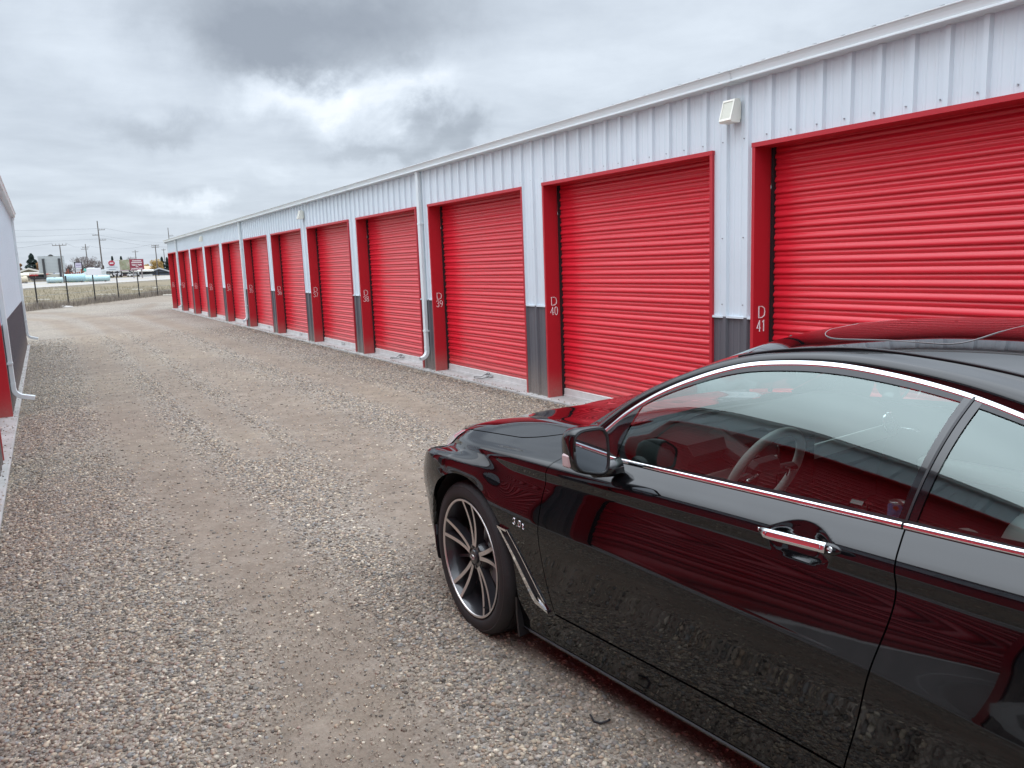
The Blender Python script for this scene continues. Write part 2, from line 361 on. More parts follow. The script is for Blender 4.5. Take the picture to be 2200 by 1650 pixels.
def lane_z(X, Y, dd, edge):
    rr = np.sin(X*5.1+np.sin(Y*.7)*1.3)*.004+np.sin(Y*2.3+X*1.7)*.003
    return .006+edge*(.014*(1-dd)+rr*.8+.006)
def make_ground():
    us = sorted(set([-5000, -1500, -600, -300]+list(range(-200, 201, 20))+[300, 600, 1500, 5000]))
    vs = [-4000, -1200, -500, -250, -150, -110, -80, -60, -45, -34, -28, -23, -20, -10, 0, 11, 20, 40, 60, 120, 400, 1500, 6000]
    V = []; Fc = []
    for v in vs:
        for u in us:
            x, y = RO+RU*u+RN*v; V.append((x, y, float(np.interp(v, TV, TZ))))
    n = len(us)
    Fc = [(i*n+j, i*n+j+1, (i+1)*n+j+1, (i+1)*n+j) for i in range(len(vs)-1) for j in range(n-1)]
    g = mesh_obj('ground', V, Fc, GM, kind='structure')
    ga = g.data.attributes.new('dirt', 'FLOAT', 'POINT'); ga.data.foreach_set('value', np.full(len(V), .62, np.float32))
    if g.data.polygons[0].normal.z < 0: g.data.flip_normals()
    # the driven lane: a finer sheet just above it, gently rutted by the wheels
    xs = np.arange(-.49, 5.01, .11); ys = np.concatenate([np.arange(-16, 12, .11), np.arange(12, 48, .3)])
    X, Y = np.meshgrid(xs, ys)
    # the far end of the lane spreads out past the buildings
    spread = np.clip((Y-24)/14, 0, 1); X = X-(spread*4.0)*(1-(X+.49)/5.5)+np.clip((Y-39.5)/2, 0, 1)*((X+.49)/5.5)*3.0
    dd = dirtiness(X, Y)
    edge = np.minimum(1, np.minimum((X-X.min(1, keepdims=True)), (X.max(1, keepdims=True)-X))/.3)
    Z = lane_z(X, Y, dd, edge)
    n = len(xs); V = np.stack([X, Y, Z], -1).reshape(-1, 3)
    Fc = [(i*n+j, i*n+j+1, (i+1)*n+j+1, (i+1)*n+j) for i in range(len(ys)-1) for j in range(n-1)]
    ln = mesh_obj('gravel_lane', V, Fc, GM, smooth=True, kind='structure')
    a = ln.data.attributes.new('dirt', 'FLOAT', 'POINT'); a.data.foreach_set('value', dd.reshape(-1).astype(np.float32))
    return Z, xs, ys
GM = ground_material()
make_ground()

def pebbles():
    """loose stones lying on the lane near the viewer: too many to count, one object"""
    m = bpy.data.materials.new('gravel_stones'); m.use_nodes = True; t = m.node_tree; b = t.nodes['Principled BSDF']
    at = nd(t, 'ShaderNodeAttribute', attribute_name='stone'); lk(t, at.outputs['Color'], b.inputs['Base Color'])
    b.inputs['Roughness'].default_value = .75; b.inputs['Specular IOR Level'].default_value = .3
    ph = (1+5**.5)/2
    ico = np.array([(-1,ph,0),(1,ph,0),(-1,-ph,0),(1,-ph,0),(0,-1,ph),(0,1,ph),(0,-1,-ph),(0,1,-ph),(ph,0,-1),(ph,0,1),(-ph,0,-1),(-ph,0,1)])/math.sqrt(1+ph*ph)
    fi = np.array([(0,11,5),(0,5,1),(0,1,7),(0,7,10),(0,10,11),(1,5,9),(5,11,4),(11,10,2),(10,7,6),(7,1,8),(3,9,4),(3,4,2),(3,2,6),(3,6,8),(3,8,9),(4,9,5),(2,4,11),(6,2,10),(8,6,7),(9,8,1)])
    P = []; S = []
    for (y0, y1, x0, x1, n, smin, smax) in ((1.2, 4.2, -.47, 2.6, 52000, .0018, .0042), (1.2, 4.5, -.47, 2.9, 66000, .0042, .0118), (4.5, 8, -.47, 4.86, 72000, .0050, .0125), (8, 14, -.47, 4.86, 47000, .0065, .014), (14, 24, -.47, 4.86, 18500, .009, .016)):
        x = RNG.uniform(x0, x1, n); y = RNG.uniform(y0, y1, n)
        q = np.sin(x*3.1+np.sin(y*1.3)*2)*.5+np.sin(y*2.1+x*1.1)*.5
        q2 = np.sin(x*11+y*3.7)*np.sin(y*9.1-x*4.3)
        d = dirtiness(x, y)*(.55 if smax < .005 else 1)
        keep = RNG.random(n) < np.clip(1.0-d*1.05+.20*q+.16*q2-.08, .10, 1)
        x, y = x[keep], y[keep]
        s = smin+(smax-smin)*RNG.random(len(x))**1.8
        P.append(np.stack([x, y, lane_z(x, y, d[keep], np.clip(np.minimum(x+.49, 5.01-x)/.3, 0, 1))+s*.10], -1)); S.append(s)
    # grit kicked up onto the edge of the slabs
    for x0, x1, ya, yb, n in ((4.858, 4.93, 5, 34, 1500), (4.93, 5.08, 5, 34, 160), (-.56, -.42, 4, 22, 500)):
        x = x0+(x1-x0)*RNG.random(n)**1.5; y = RNG.uniform(ya, yb, n); s = RNG.uniform(.003, .009, n)
        P.append(np.stack([x, y, .0465+s*.25], -1)); S.append(s)
    P = np.concatenate(P); S = np.concatenate(S); n = len(P)
    sc = np.stack([S*RNG.uniform(.8, 1.45, n), S*RNG.uniform(.7, 1.15, n), S*RNG.uniform(.42, .8, n)], -1)
    loc = ico[None]*(1+RNG.uniform(-.22, .22, (n, 12, 1)))*sc[:, None, :]
    a = RNG.uniform(0, 2*pi, n); tx = RNG.normal(0, .25, n)
    ct, st = np.cos(tx)[:, None], np.sin(tx)[:, None]
    y_ = loc[..., 1]*ct-loc[..., 2]*st; z_ = loc[..., 1]*st+loc[..., 2]*ct
    ca, sa = np.cos(a)[:, None], np.sin(a)[:, None]
    V = np.stack([loc[..., 0]*ca-y_*sa, loc[..., 0]*sa+y_*ca, z_], -1)+P[:, None, :]
    V = V.reshape(-1, 3); Fc = (fi[None]+(np.arange(n)*12)[:, None, None]).reshape(-1, 3)
    me = bpy.data.meshes.new('gravel'); me.vertices.add(len(V)); me.vertices.foreach_set('co', V.astype(np.float32).ravel())
    me.loops.add(len(Fc)*3); me.loops.foreach_set('vertex_index', Fc.astype(np.int32).ravel())
    me.polygons.add(len(Fc)); me.polygons.foreach_set('loop_start', (np.arange(len(Fc))*3).astype(np.int32))
    me.polygons.foreach_set('use_smooth', np.ones(len(Fc), dtype=bool))
    me.update(calc_edges=True)
    pal = np.array([.96, .905, .80])*(lambda a: a+(a.mean(0)-a)*.05)(np.array([(.37,.325,.285),(.46,.40,.34),(.235,.23,.23),(.29,.30,.32),(.20,.17,.148),(.58,.51,.425),(.72,.67,.60),(.41,.325,.26),(.33,.275,.245),(.13,.12,.115),(.50,.455,.425),(.37,.29,.265)]))
    c = pal[RNG.choice(len(pal), n, p=[.14,.12,.10,.09,.12,.08,.05,.07,.10,.06,.05,.02])]*RNG.uniform(.75, 1.2, (n, 1))
    col = np.ones((n, 12, 4), np.float32); col[..., :3] = (c*.86)[:, None, :]
    at = me.attributes.new('stone', 'FLOAT_COLOR', 'POINT'); at.data.foreach_set('color', col.ravel())
    me.materials.append(m)
    o = bpy.data.objects.new('gravel', me); COL.objects.link(o)
    tag(o, 'loose grey and tan pebbles scattered over the lane', 'gravel', kind='stuff')
pebbles()
# ------------------------------------------------------------------ stroke lettering
GLY = {'D': [[(.08,0),(.08,1),(.38,.98),(.58,.82),(.62,.5),(.58,.18),(.38,.02),(.08,0)]],
 '0': [[(.3,1),(.12,.9),(.03,.6),(.03,.4),(.12,.1),(.3,0),(.48,.1),(.57,.4),(.57,.6),(.48,.9),(.3,1)]],
 '1': [[(.15,.8),(.32,1),(.32,0)]],
 '2': [[(.04,.78),(.12,.94),(.3,1),(.48,.94),(.55,.76),(.5,.58),(.04,0),(.58,0)]],
 '3': [[(.04,.82),(.14,.96),(.3,1),(.5,.94),(.55,.76),(.46,.58),(.24,.53),(.48,.47),(.57,.28),(.5,.08),(.3,0),(.12,.04),(.03,.18)]],
 '4': [[(.44,0),(.44,1),(.02,.3),(.6,.3)]],
 '5': [[(.52,1),(.1,1),(.06,.55),(.28,.62),(.48,.55),(.57,.33),(.5,.1),(.3,0),(.12,.03),(.03,.16)]],
 '6': [[(.5,.92),(.34,1),(.16,.9),(.05,.6),(.03,.3),(.12,.08),(.3,0),(.48,.08),(.57,.3),(.48,.52),(.3,.58),(.12,.5),(.04,.34)]],
 '7': [[(.03,1),(.57,1),(.22,0)]],
 '8': [[(.3,.54),(.12,.62),(.07,.78),(.14,.94),(.3,1),(.46,.94),(.53,.78),(.48,.62),(.3,.54),(.1,.44),(.03,.26),(.12,.06),(.3,0),(.48,.06),(.57,.26),(.5,.44),(.3,.54)]],
 '9': [[(.55,.66),(.48,.48),(.3,.42),(.12,.5),(.03,.7),(.12,.92),(.3,1),(.48,.92),(.56,.7),(.5,.3),(.38,.05),(.2,0)]],
 '.': [[(.2,0),(.2,.04)]],
 't': [[(.25,.85),(.25,.12),(.33,.01),(.46,.03)],[(.08,.62),(.45,.62)]]}
def stroke_text(mb, text, org, ex, ez, en, h, r, adv=.78, m=0):
    """flat brush strokes on a surface: org + ex*u + ez*v, raised by en*r"""
    ex, ez, en, org = (np.array(q, float) for q in (ex, ez, en, org)); x = 0.0
    for ch in text:
        if ch != ' ':
            for st in GLY[ch]:
                mb.tube([org+ex*((x+p[0])*h)+ez*(p[1]*h)+en*(r*.35) for p in st], r, 6, m)
        x += adv*(.5 if ch == '.' else 1)
    return x*h

# ------------------------------------------------------------------ the storage buildings
PER, OW, Y41 = 3.048, 2.618, 4.513       # door spacing, opening width incl. trim, far edge of opening 41
ZTOP, ZSL, ZD, ZEAVE = 2.4695, .046, 1.103, 2.965
RIB = .2286
def rib_profile(ya, yb):
    pts = [(ya, 0.0)]
    k0 = math.floor(ya/RIB)-1; k1 = math.ceil(yb/RIB)+1
    for k in range(k0, k1+1):
        c = k*RIB
        for y, d in ((-.029, 0), (-.016, .025), (.016, .025), (.029, 0), (.064, 0), (.071, .0035), (.083, .0035), (.090, 0), (.138, 0), (.145, .0035), (.157, .0035), (.164, 0)):
            if ya < c+y < yb: pts.append((c+y, d))
    pts.append((yb, 0.0)); return pts
def rib_strip(mb, X, o, ya, yb, za, zb, m=0):
    """ribbed sheet on the plane X, facing direction o along x"""
    pr = rib_profile(ya, yb); n = len(pr)
    V = [(X+o*d, y, za) for y, d in pr]+[(X+o*d, y, zb) for y, d in pr]
    Fc = [(i, i+1, n+i+1, n+i) for i in range(n-1)]
    if o < 0: Fc = [tuple(reversed(f)) for f in Fc]
    mb.add(V, Fc, m)

def curtain_mesh():
    """corrugated roll-up curtain, local: x across 0..1 width along +Y, facing -X; width OW-.13"""
    w = OW-.10; p = .0905; prof = []
    z = .150; nrib = 26
    one = [(0, 0), (.05, .002), (.11, .0055), (.20, .0072), (.29, .0058), (.35, .002), (.40, 0), (.44, .002), (.48, .009), (.52, .0148), (.58, .0172), (.68, .0162), (.80, .0122), (.90, .0055), (.96, .0008)]
    for k in range(nrib):
        for t, d in one: prof.append((z+(k+t)*p, d))
    prof.append((z+nrib*p, 0)); ys = [0, .02, w*.25, w*.5, w*.75, w-.02, w]
    V = []; Fc = []
    for zz, d in prof:
        for y in ys: V.append((-d, y, zz+.0015*sin(y*2.2+zz*9)))
    n = len(ys)
    Fc = [(i*n+j, (i+1)*n+j, (i+1)*n+j+1, i*n+j+1) for i in range(len(prof)-1) for j in range(n-1)]
    me = bpy.data.meshes.new('roll_up_door'); me.from_pydata(V, [], Fc); me.materials.append(MT['red'])
    me.polygons.foreach_set('use_smooth', np.ones(len(Fc), dtype=bool)); me.update()
    return me
CURT = curtain_mesh()
def frame_mesh():
    """red trim round one opening: face flange and 0.3 m deep jambs; local origin at near bottom corner, facing -X"""
    mb = MB(); t = .030; d = .158; e = .0265
    w, h = OW, ZTOP-ZSL
    # flanges stand proud of the ribs
    mb.box((-e, 0, 0), (.004, t, h)); mb.box((-e, w-t, 0), (.004, w, h)); mb.box((-e-.003, -.004, h-t), (.0045, w+.004, h+.004))
    # jambs and head return into the recess
    mb.box((.004, t-.012, 0), (d, t, h-t)); mb.box((.004, w-t, 0), (d, w-t+.012, h-t)); mb.box((.0045, t, h-t), (d, w-t, h-t+.012))
    me = bpy.data.meshes.new('door_frame'); me.from_pydata(mb.v, [], mb.f); me.materials.append(MT['red_frame_shaded']); me.update(); return me
FRM = frame_mesh()
def bar_mesh():
    w = OW-.10; mb = MB()
    mb.bbox((-.022, 0, .052), (.012, w, .148), .006)
    mb.box((-.030, .0, .052), (-.0225, w, .075))
    return mb
def inst(name, me, parent, loc, sx=1, mat_=None, **k):
    o = bpy.data.objects.new(name, me); COL.objects.link(o); o.parent = parent; o.location = loc; o.scale = (sx, 1, 1); return tag(o, **k)
def mesh_of(mb, name, mat):
    me = bpy.data.meshes.new(name); me.from_pydata(mb.v, [], mb.f); me.materials.append(mat); me.update(); return me
BAR = mesh_of(bar_mesh(), 'bottom_bar', MT['galv'])
tmb = MB(); w_ = OW-.10
tmb.box((-.032, -.0195, .0), (.02, .004, 2.42)); tmb.box((-.032, w_-.004, 0), (.02, w_+.0195, 2.42)); tmb.box((.02, -.0195, .0), (.03, w_+.0195, 2.45))
tmb.box((-.012, .004, .012), (.02, w_-.004, .050))
TRK = mesh_of(tmb, 'door_track', MT['black_gap'])
hmb = MB(); hmb.bbox((-.034, w_/2-.10, .085), (-.0222, w_/2+.10, .128), .004); hmb.tube([(-.034, w_/2-.07, .105), (-.055, w_/2-.06, .108), (-.055, w_/2+.06, .108), (-.034, w_/2+.07, .105)], .006, 6)
HND = mesh_of(hmb, 'pull_handle', MT['steel'])
rmb = MB(); rmb.tube([(-.03, w_/2-.02, .09), (-.07, w_/2-.03, .03), (-.13, w_/2+.05, .012), (-.16, w_/2+.20, .010), (-.12, w_/2+.28, .012), (-.06, w_/2+.18, .014), (-.035, w_/2+.02, .085)], .004, 6)
ROPE = mesh_of(rmb, 'pull_rope', MT['cord'])
lmb = MB(); lmb.bbox((-.045, .05, 1.02), (-.02, .085, 1.14), .005); lmb.tube([(-.05, .067, 1.01), (-.05, .067, 1.15)], .008, 8); lmb.bbox((-.05, .055, .985), (-.03, .08, 1.012), .004)
LAT = mesh_of(lmb, 'door_latch', MT['steel'])

GUT = [(0, -.012), (.100, -.012), (.112, -.007), (.112, .003), (.104, .008), (.107, .022), (.114, .045), (.124, .063), (.132, .070), (.132, .077), (.122, .077), (.122, .066)]
def downspout(b, X, o, y, ztop, zb=.27):
    kl = .13 if o > 0 else .035
    """rectangular fluted pipe with a turned-out foot"""
    mb = MB(); x0 = X+o*.028; a, c = .05, .072    # depth, width
    def ring(p, dx, dn):    # section: along y and along dn
        pts = []
        for (u, v) in ((-.5,-.42),(-.42,-.5),(-.18,-.5),(-.13,-.44),(-.05,-.5),(.05,-.5),(.13,-.44),(.18,-.5),(.42,-.5),(.5,-.42),(.5,.42),(.42,.5),(-.42,.5),(-.5,.42)):
            pts.append(np.array(p)+np.array([0, 1., 0])*u*c*dx+np.array(dn)*v*a*dx)
        return pts
    secs = []
    xc = x0+o*a/2
    # outlet under the gutter, offset back to the wall, straight run, collar, elbow
    secs.append(((X+o*.06, y, ztop+.02), 1.0, (-o, 0, 0))); secs.append(((X+o*.06, y, ztop-.03), 1.0, (-o, 0, 0)))
    secs.append(((xc, y, ztop-.10), 1.0, (-o, 0, 0)))
    secs.append(((xc, y, zb+.13), 1.0, (-o, 0, 0))); secs.append(((xc, y, zb+.129), 1.10, (-o, 0, 0))); secs.append(((xc, y, zb+.09), 1.12, (-o, 0, 0))); secs.append(((xc, y, zb+.089), 1.06, (-o, 0, 0)))
    for th in (0, 15, 30, 45, 60, 75):
        t = rad(th); R_ = .11
        secs.append(((xc+o*R_*(1-cos(t)), y, zb+.06-R_*sin(t)), 1.06+.02*(th % 30 == 15), (-o*cos(t), 0, -sin(t))))
    t = rad(75); secs.append(((xc+o*(.11*(1-cos(t))+kl*sin(t)), y, zb+.06-.11*sin(t)-kl*cos(t)), 1.08, (-o*cos(t), 0, -sin(t))))
    V = []; n = 14
    for p, s_, dn in secs: V += ring(p, s_, dn)
    Fc = [(i*n+j, i*n+(j+1) % n, (i+1)*n+(j+1) % n, (i+1)*n+j) for i in range(len(secs)-1) for j in range(n)]
    if o > 0: Fc = [tuple(reversed(f)) for f in Fc]
    mb.add(V, Fc)
    for zz in (2.2, .62): mb.box(tuple(sorted((x0-o*.012, x0+o*(a+.004)))[:1])+(y-c/2-.012, zz), tuple(sorted((x0-o*.012, x0+o*(a+.004)))[1:])+(y+c/2+.012, zz+.025))
    return mb.build('downspout', MT['gutter'], b)

def building(name, X, o, ya, yb, doors, ez, depth, spouts, label, numbers=None, latches=()):
    """o: direction along x the door wall faces. doors: list of (near edge y, number)"""
    b = empty(name, (X, (ya+yb)/2, 0)); tag(b, label, 'storage building')
    P = Matrix.Translation((-X, -(ya+yb)/2, 0))
    def put(ob): ob.data.transform(P); return ob
    wall = MB()
    # header above the doors, pillars between them
    ops = sorted(d[0] for d in doors); ztop = ez
    edges = [ya]+[e for y in ops for e in (y, y+OW)]+[yb]
    y0 = ops[0]-.2; y1 = ops[-1]+OW+.2
    rib_strip(wall, X, o, ya, yb, ZTOP-.01, ztop)
    for i in range(0, len(edges), 2):
        a, c = edges[i], edges[i+1]
        if c-a < .02: continue
        rib_strip(wall, X, o, a, c, ZD, ZTOP-.01); dado = MB(); rib_strip(dado, X, o, a, c, ZSL-.03, ZD); put(dado.build('wainscot', MT['dado'], b))
        wall.box((min(X, X+o*.022), a, ZD-.012), (max(X, X+o*.022), c, ZD+.006), 0)
    # closed ends and rear, ceiling side kept dark by the roof
    xb = X-o*depth
    for yy in (ya, yb):
        wall.add([(X, yy, 0), (xb, yy, 0), (xb, yy, ztop), ((X+xb)/2, yy, ztop+depth*.04), (X, yy, ztop)], [(0, 1, 2, 3, 4)])
    wall.box((min(xb, xb-o*.05), ya, 0), (max(xb, xb-o*.05), yb, ztop))
    # fixing screws over each opening and on the pillars
    k = math.ceil((ya+.1)/RIB)
    while k*RIB < yb-.1:
        yk = k*RIB+.045
        zz = [ZTOP+.055]
        if all(not (y-.03 < yk < y+OW+.03) for y in ops): zz += [ZD+.10, 1.75]
        if yk > -3:
            for z_ in zz: wall.box((min(X+o*.002, X+o*.009), yk-.0042, z_-.0042), (max(X+o*.002, X+o*.007), yk+.0042, z_+.0042), 1)
        k += 1
    put(wall.build('wall_panel', [MT['white_wall'], MT['screw']], b))
    # gutter with a lip, joints and end caps
    gt = MB(); gp = [(X+o*(.004+q[0]), ez+q[1]) for q in GUT]
    n = len(gp); V = [(p[0], ya-.06, p[1]) for p in gp]+[(p[0], yb+.12, p[1]) for p in gp]
    gt.add(V, [(i, i+1, n+i+1, n+i) for i in range(n-1)])
    for yy in (ya-.06, yb+.12): gt.add([(p[0], yy, p[1]) for p in gp[:10]]+[(X, yy, ez+.074)], [tuple(range(11))])
    for yy in np.arange(Y41+.165-18.288, yb, 9.144):
        if yy < ya: continue
        jp = [(X+o*(.004+q[0]*1.02+.003), ez+q[1]*1.03-.002) for q in GUT[:10]]
        V = [(p[0], yy-.02, p[1]) for p in jp]+[(p[0], yy+.02, p[1]) for p in jp]; m_ = len(jp)
        gt.add(V, [(i, i+1, m_+i+1, m_+i) for i in range(m_-1)])
    put(gt.build('gutter', MT['gutter'], b, smooth=False))
    # roof sheets with high ribs whose ends show above the gutter
    rf = MB(); xr = (X+xb)/2; zr = ez+.062; rise = depth*.04
    for sx, xe in ((1, X+o*.095), (-1, xb-o*.1)):
        pr = rib_profile(ya-.10, yb+.10); pts = [(y, d*1.2) for y, d in pr]
        V = [(xe, y, zr+d) for y, d in pts]+[(xr, y, zr+rise+d) for y, d in pts]; n = len(pts)
        rf.add(V, [(i, i+1, n+i+1, n+i) for i in range(n-1)])
    k = math.ceil(ya/RIB)
    while k*RIB < yb:      # dark foam closures under each rib end
        y = k*RIB; xe = X+o*.093
        rf.add([(xe, y-.030, zr), (xe, y-.015, zr+.028), (xe, y+.015, zr+.028), (xe, y+.030, zr)], [(0, 1, 2, 3)], 1); k += 1
    for yy in (ya-.10, yb+.07):
        V = []
        for dz in (-.14, .04):
            V += [(X+o*.09, yy, zr+dz), (xr, yy, zr+rise+dz), (xb-o*.1, yy, zr+dz)]
        V += [(p[0], p[1]+.03, p[2]) for p in V]
        rf.add(V, [(0,1,4,3),(1,2,5,4),(6,9,10,7),(7,10,11,8),(3,4,10,9),(4,5,11,10),(0,6,7,1),(1,7,8,2)], 0)
    put(rf.build('roof', [MT['white_trim'], MT['black_gap']], b))
    # slab
    sl_ = MB(); x1, x2 = sorted((X+o*.075, xb)); sl_.bbox((x1, ya-.05, -.25), (x2, yb+.05, ZSL), .012)
    put(sl_.build('foundation_slab', MT['concrete'], b))
    # darkness behind the openings
    for (y, num) in doors:
        loc = Vector((0, y-(ya+yb)/2, 0)); s = -o    # meshes face -X
        fr = inst('door_frame', FRM, b, (0, loc.y, ZSL), s)
        dr = inst('roll_up_door', CURT, b, (s*.192, loc.y+.05, -.012), s)
        inst('bottom_bar', BAR, dr, (0, 0, .004)); inst('door_track', TRK, dr, (0, 0, ZSL+.014)); inst('pull_handle', HND, dr, (0, 0, 0))
        if num in (38, 39): inst('pull_rope', ROPE, dr, (0, 0, ZSL+.012))
        if num in latches: inst('door_latch', LAT, dr, (0, 0, 0))
        if num:
            nm = MB(); yj = OW-.030-.0012; h = .092; r = .0045; ex = (1.38, 0, 0); ex2 = (.78, 0, 0)
            dx = random.uniform(-.012, .012); dz = random.uniform(-.012, .012)
            stroke_text(nm, 'D', (.030+dx*.5, yj, 1.112-ZSL+dz), ex, (0, 0, 1), (0, -1, 0), h, r)
            s_ = str(num); stroke_text(nm, s_, (.022+dx*.5+random.uniform(-.006, .006), yj, 1.0-ZSL+dz), ex2, (0, 0, 1), (0, -1, 0), h, r)
            nm.build('unit_number', MT['paint_white'], fr)
    for y in spouts: put(downspout(b, X, o, y, ez))
    return b
WX_ = 4.929
doorsR = [(Y41-OW+(41-k)*PER, k) for k in range(30, 47)]
BR = building('storage_building', WX_, -1, doorsR[-1][0]-.35, 38.15, doorsR, ZEAVE, 9.0, [Y41+2*PER+.20+.02, Y41+6*PER+.20, Y41+10*PER+.20, Y41-2*PER+.2],
   'long white storage building with numbered red roll up doors and charcoal base', latches=(40,))
doorsL = [(y, 0) for y in (8.18, 4.45, 1.40, -1.65, -4.70, -7.75, -10.8, -13.85)]
BL = building('storage_building', -.49, 1, -16, 22.2, doorsL, ZEAVE+.10, 9.0, [11.14, 21.98, -1.05], 'white storage building at the left edge with two white downspouts')

# wall lights over every fourth pillar
def wall_lamp(y, label):
    l = empty('wall_lamp', (WX_, y-.03, 2.74)); l.scale = (.74, .66, .78); tag(l, label, 'wall lamp', 'white wall lights under the gutter')
    b = MB(); b.bbox((-.052, -.085, -.085), (-.018, .070, .095), .008); b.build('back_box', MT['lampbody'], l)
    h = MB(); pr = [(-.050, -.115), (-.178, -.115), (-.186, -.100), (-.120, .108), (-.108, .115), (-.050, .115)]
    n = len(pr); ys = (-.095, .095)
    V = [(p[0], yy, p[1]) for yy in ys for p in pr]
    h.add(V, [tuple(range(n)), tuple(reversed(range(n, 2*n)))]+[(i, (i+1) % n, n+(i+1) % n, n+i) for i in range(n)])
    a, c = np.array(pr[2]), np.array(pr[3]); nn = np.array([-(c-a)[1], (c-a)[0]]); nn = nn/np.linalg.norm(nn)
    def fr(t0, t1, y0, y1, e0, e1, mb, m=0):
        p = [a+(c-a)*t0, a+(c-a)*t1]; V = []
        for e in (e0, e1):
            for q in p:
                for yy in (y0, y1): V.append((q[0]+nn[0]*e, yy, q[1]+nn[1]*e))
        mb.add(V, [(0,1,3,2),(4,6,7,5),(0,4,5,1),(2,3,7,6),(0,2,6,4),(1,5,7,3)], m)
    fr(0, .09, -.095, .095, -.001, .010, h); fr(.91, 1, -.095, .095, -.001, .010, h); fr(.09, .91, -.095, -.078, -.001, .010, h); fr(.09, .91, .078, .095, -.001, .010, h)
    h.build('housing', MT['lampbody'], l)
    le = MB()
    for k in range(26):
        y = -.078+k*.006; fr(.09, .91, y, y+.0042, -.001, .004, le)
    le.build('lens', MT['lamplens'], l)
wall_lamp(Y41+.21, 'white ribbed wall light above the pillar between units 40 and 41')
wall_lamp(Y41+4*PER+.21, 'white wall light above the pillar between units 36 and 37')
wall_lamp(Y41+8*PER+.21, 'small white wall light above the pillar between units 32 and 33')
# ------------------------------------------------------------------ road, fence, field
def road():
    m = mat('pale_asphalt', (.33, .305, .28), .85, var=(.25, .08), bump=(30, .2, .01))
    V = []; us = list(range(-600, 601, 40))
    vs = [-.6, 11.4]
    rows = [(0.0, .5), (5.5, .75), (11.0, 1.0)]
    for v, z in rows:
        for u in us: x, y = RO+RU*u+RN*v; V.append((x, y, z+.03))
    n = len(us)
    Fc = [(i*n+j, i*n+j+1, (i+1)*n+j+1, (i+1)*n+j) for i in range(len(rows)-1) for j in range(n-1)]
    o = mesh_obj('highway', V, Fc, m, kind='structure')
    if o.data.polygons[0].normal.z < 0: o.data.flip_normals()
    lm = mat('road_paint', (.62, .60, .55), .7); yl = mat('road_paint_yellow', (.55, .42, .10), .7)
    mb = MB()
    for v, w, mi_ in ((.7, .12, 0), (5.35, .1, 1), (5.65, .1, 1), (10.3, .12, 0)):
        V = []
        for u in us:
            for q in (v, v+w):
                x, y = RO+RU*u+RN*q; V.append((x, y, float(np.interp(q, [0, 11], [.5, 1.0]))+.036))
        n = len(us); mb.add(V, [(2*j, 2*j+1, 2*j+3, 2*j+2) for j in range(n-1)], mi_)
    q = mb.build('lane_markings', [lm, yl], kind='structure')
road()
fm = mat('dark_steel_post', (.030, .028, .028), .6)
def fence(name, pts, hgt, label, wires, pr=.035):
    f = empty(name, tuple(pts[0])); tag(f, label, 'fence'); o0 = np.array(pts[0])
    for p in pts:
        mb = MB(); q = np.array(p)-o0
        mb.box((q[0]-pr, q[1]-pr*.4, q[2]-.1), (q[0]+pr, q[1]+pr*.4, q[2]+hgt)); mb.box((q[0]-pr*.3, q[1]-pr, q[2]-.1), (q[0]+pr*.3, q[1]+pr, q[2]+hgt-.002))
        mb.build('post', fm, f)
    wm = MB()
    for hz in wires:
        wm.tube([np.array(p)-o0+np.array([0, 0, hz]) for p in pts], .006, 4)
    wm.build('wire', MT['wire'], f)
fence('wire_fence', [(-.33+1.47*k, 47.4+2.85*k, 0) for k in range(-3, 9)], 1.66, 'thin wire fence on dark steel posts between the gravel yard and the dry field', (.35, .7, 1.05, 1.4))
fp = []
for u in (200, 221, 242, 261, 282, 302, 322, 341): 
    d = 150+(u-200)*.22; p = on(u, d); fp.append((p[0], p[1], p[2]))
fence('roadside_fence', fp, 1.15, 'short dark posts standing along the far side of the highway', (.6, 1.0), pr=.10)

gm = bpy.data.materials.new('dry_grass'); gm.use_nodes = True
_t = gm.node_tree; _b = _t.nodes['Principled BSDF']; _a = nd(_t, 'ShaderNodeAttribute', attribute_name='stone'); lk(_t, _a.outputs['Color'], _b.inputs['Base Color']); _b.inputs['Roughness'].default_value = .9
def grass():
    V = []; Fc = []; C_ = []
    def blade(x, y, h, w, lean, col):
        z = tz(x, y); a = random.uniform(0, 2*pi); b = len(V); dx, dy = cos(a)*w, sin(a)*w; la = random.uniform(0, 2*pi)
        V.extend([(x-dx, y-dy, z-.02), (x+dx, y+dy, z-.02), (x+cos(la)*lean*h, y+sin(la)*lean*h, z+h)]); Fc.append((b, b+1, b+2)); C_.extend([(*col, 1)]*3)
    tones = [(.30, .26, .165), (.24, .205, .125), (.19, .165, .095), (.34, .30, .21), (.16, .15, .085)]
    for _ in range(15000):
        v = -22.4+random.random()**1.4*21; u = random.uniform(-70, 5)
        x, y = RO+RU*u+RN*v; blade(x, y, random.uniform(.10, .30), .012, .5, random.choice(tones))
    weeds = [(.25, .205, .17), (.20, .165, .14), (.29, .245, .20), (.16, .135, .115)]
    for _ in range(14000):
        u = random.uniform(-60, -15); k = .5+.5*sin(u*1.9)+.5*sin(u*.73+1)
        v = random.gauss(-22.0, .42)
        x, y = RO+RU*u+RN*v; blade(x, y, random.uniform(.08, .30)*(1+.9*max(0, k)), .010, .35, random.choice(weeds))
    me = bpy.data.meshes.new('dry_grass'); me.from_pydata(V, [], Fc); me.materials.append(gm)
    at = me.attributes.new('stone', 'FLOAT_COLOR', 'POINT'); at.data.foreach_set('color', np.array(C_, np.float32).ravel())
    o = bpy.data.objects.new('dry_grass', me); COL.objects.link(o); tag(o, 'dry yellow grass and weeds growing along the wire fence', 'grass', kind='stuff')
grass()
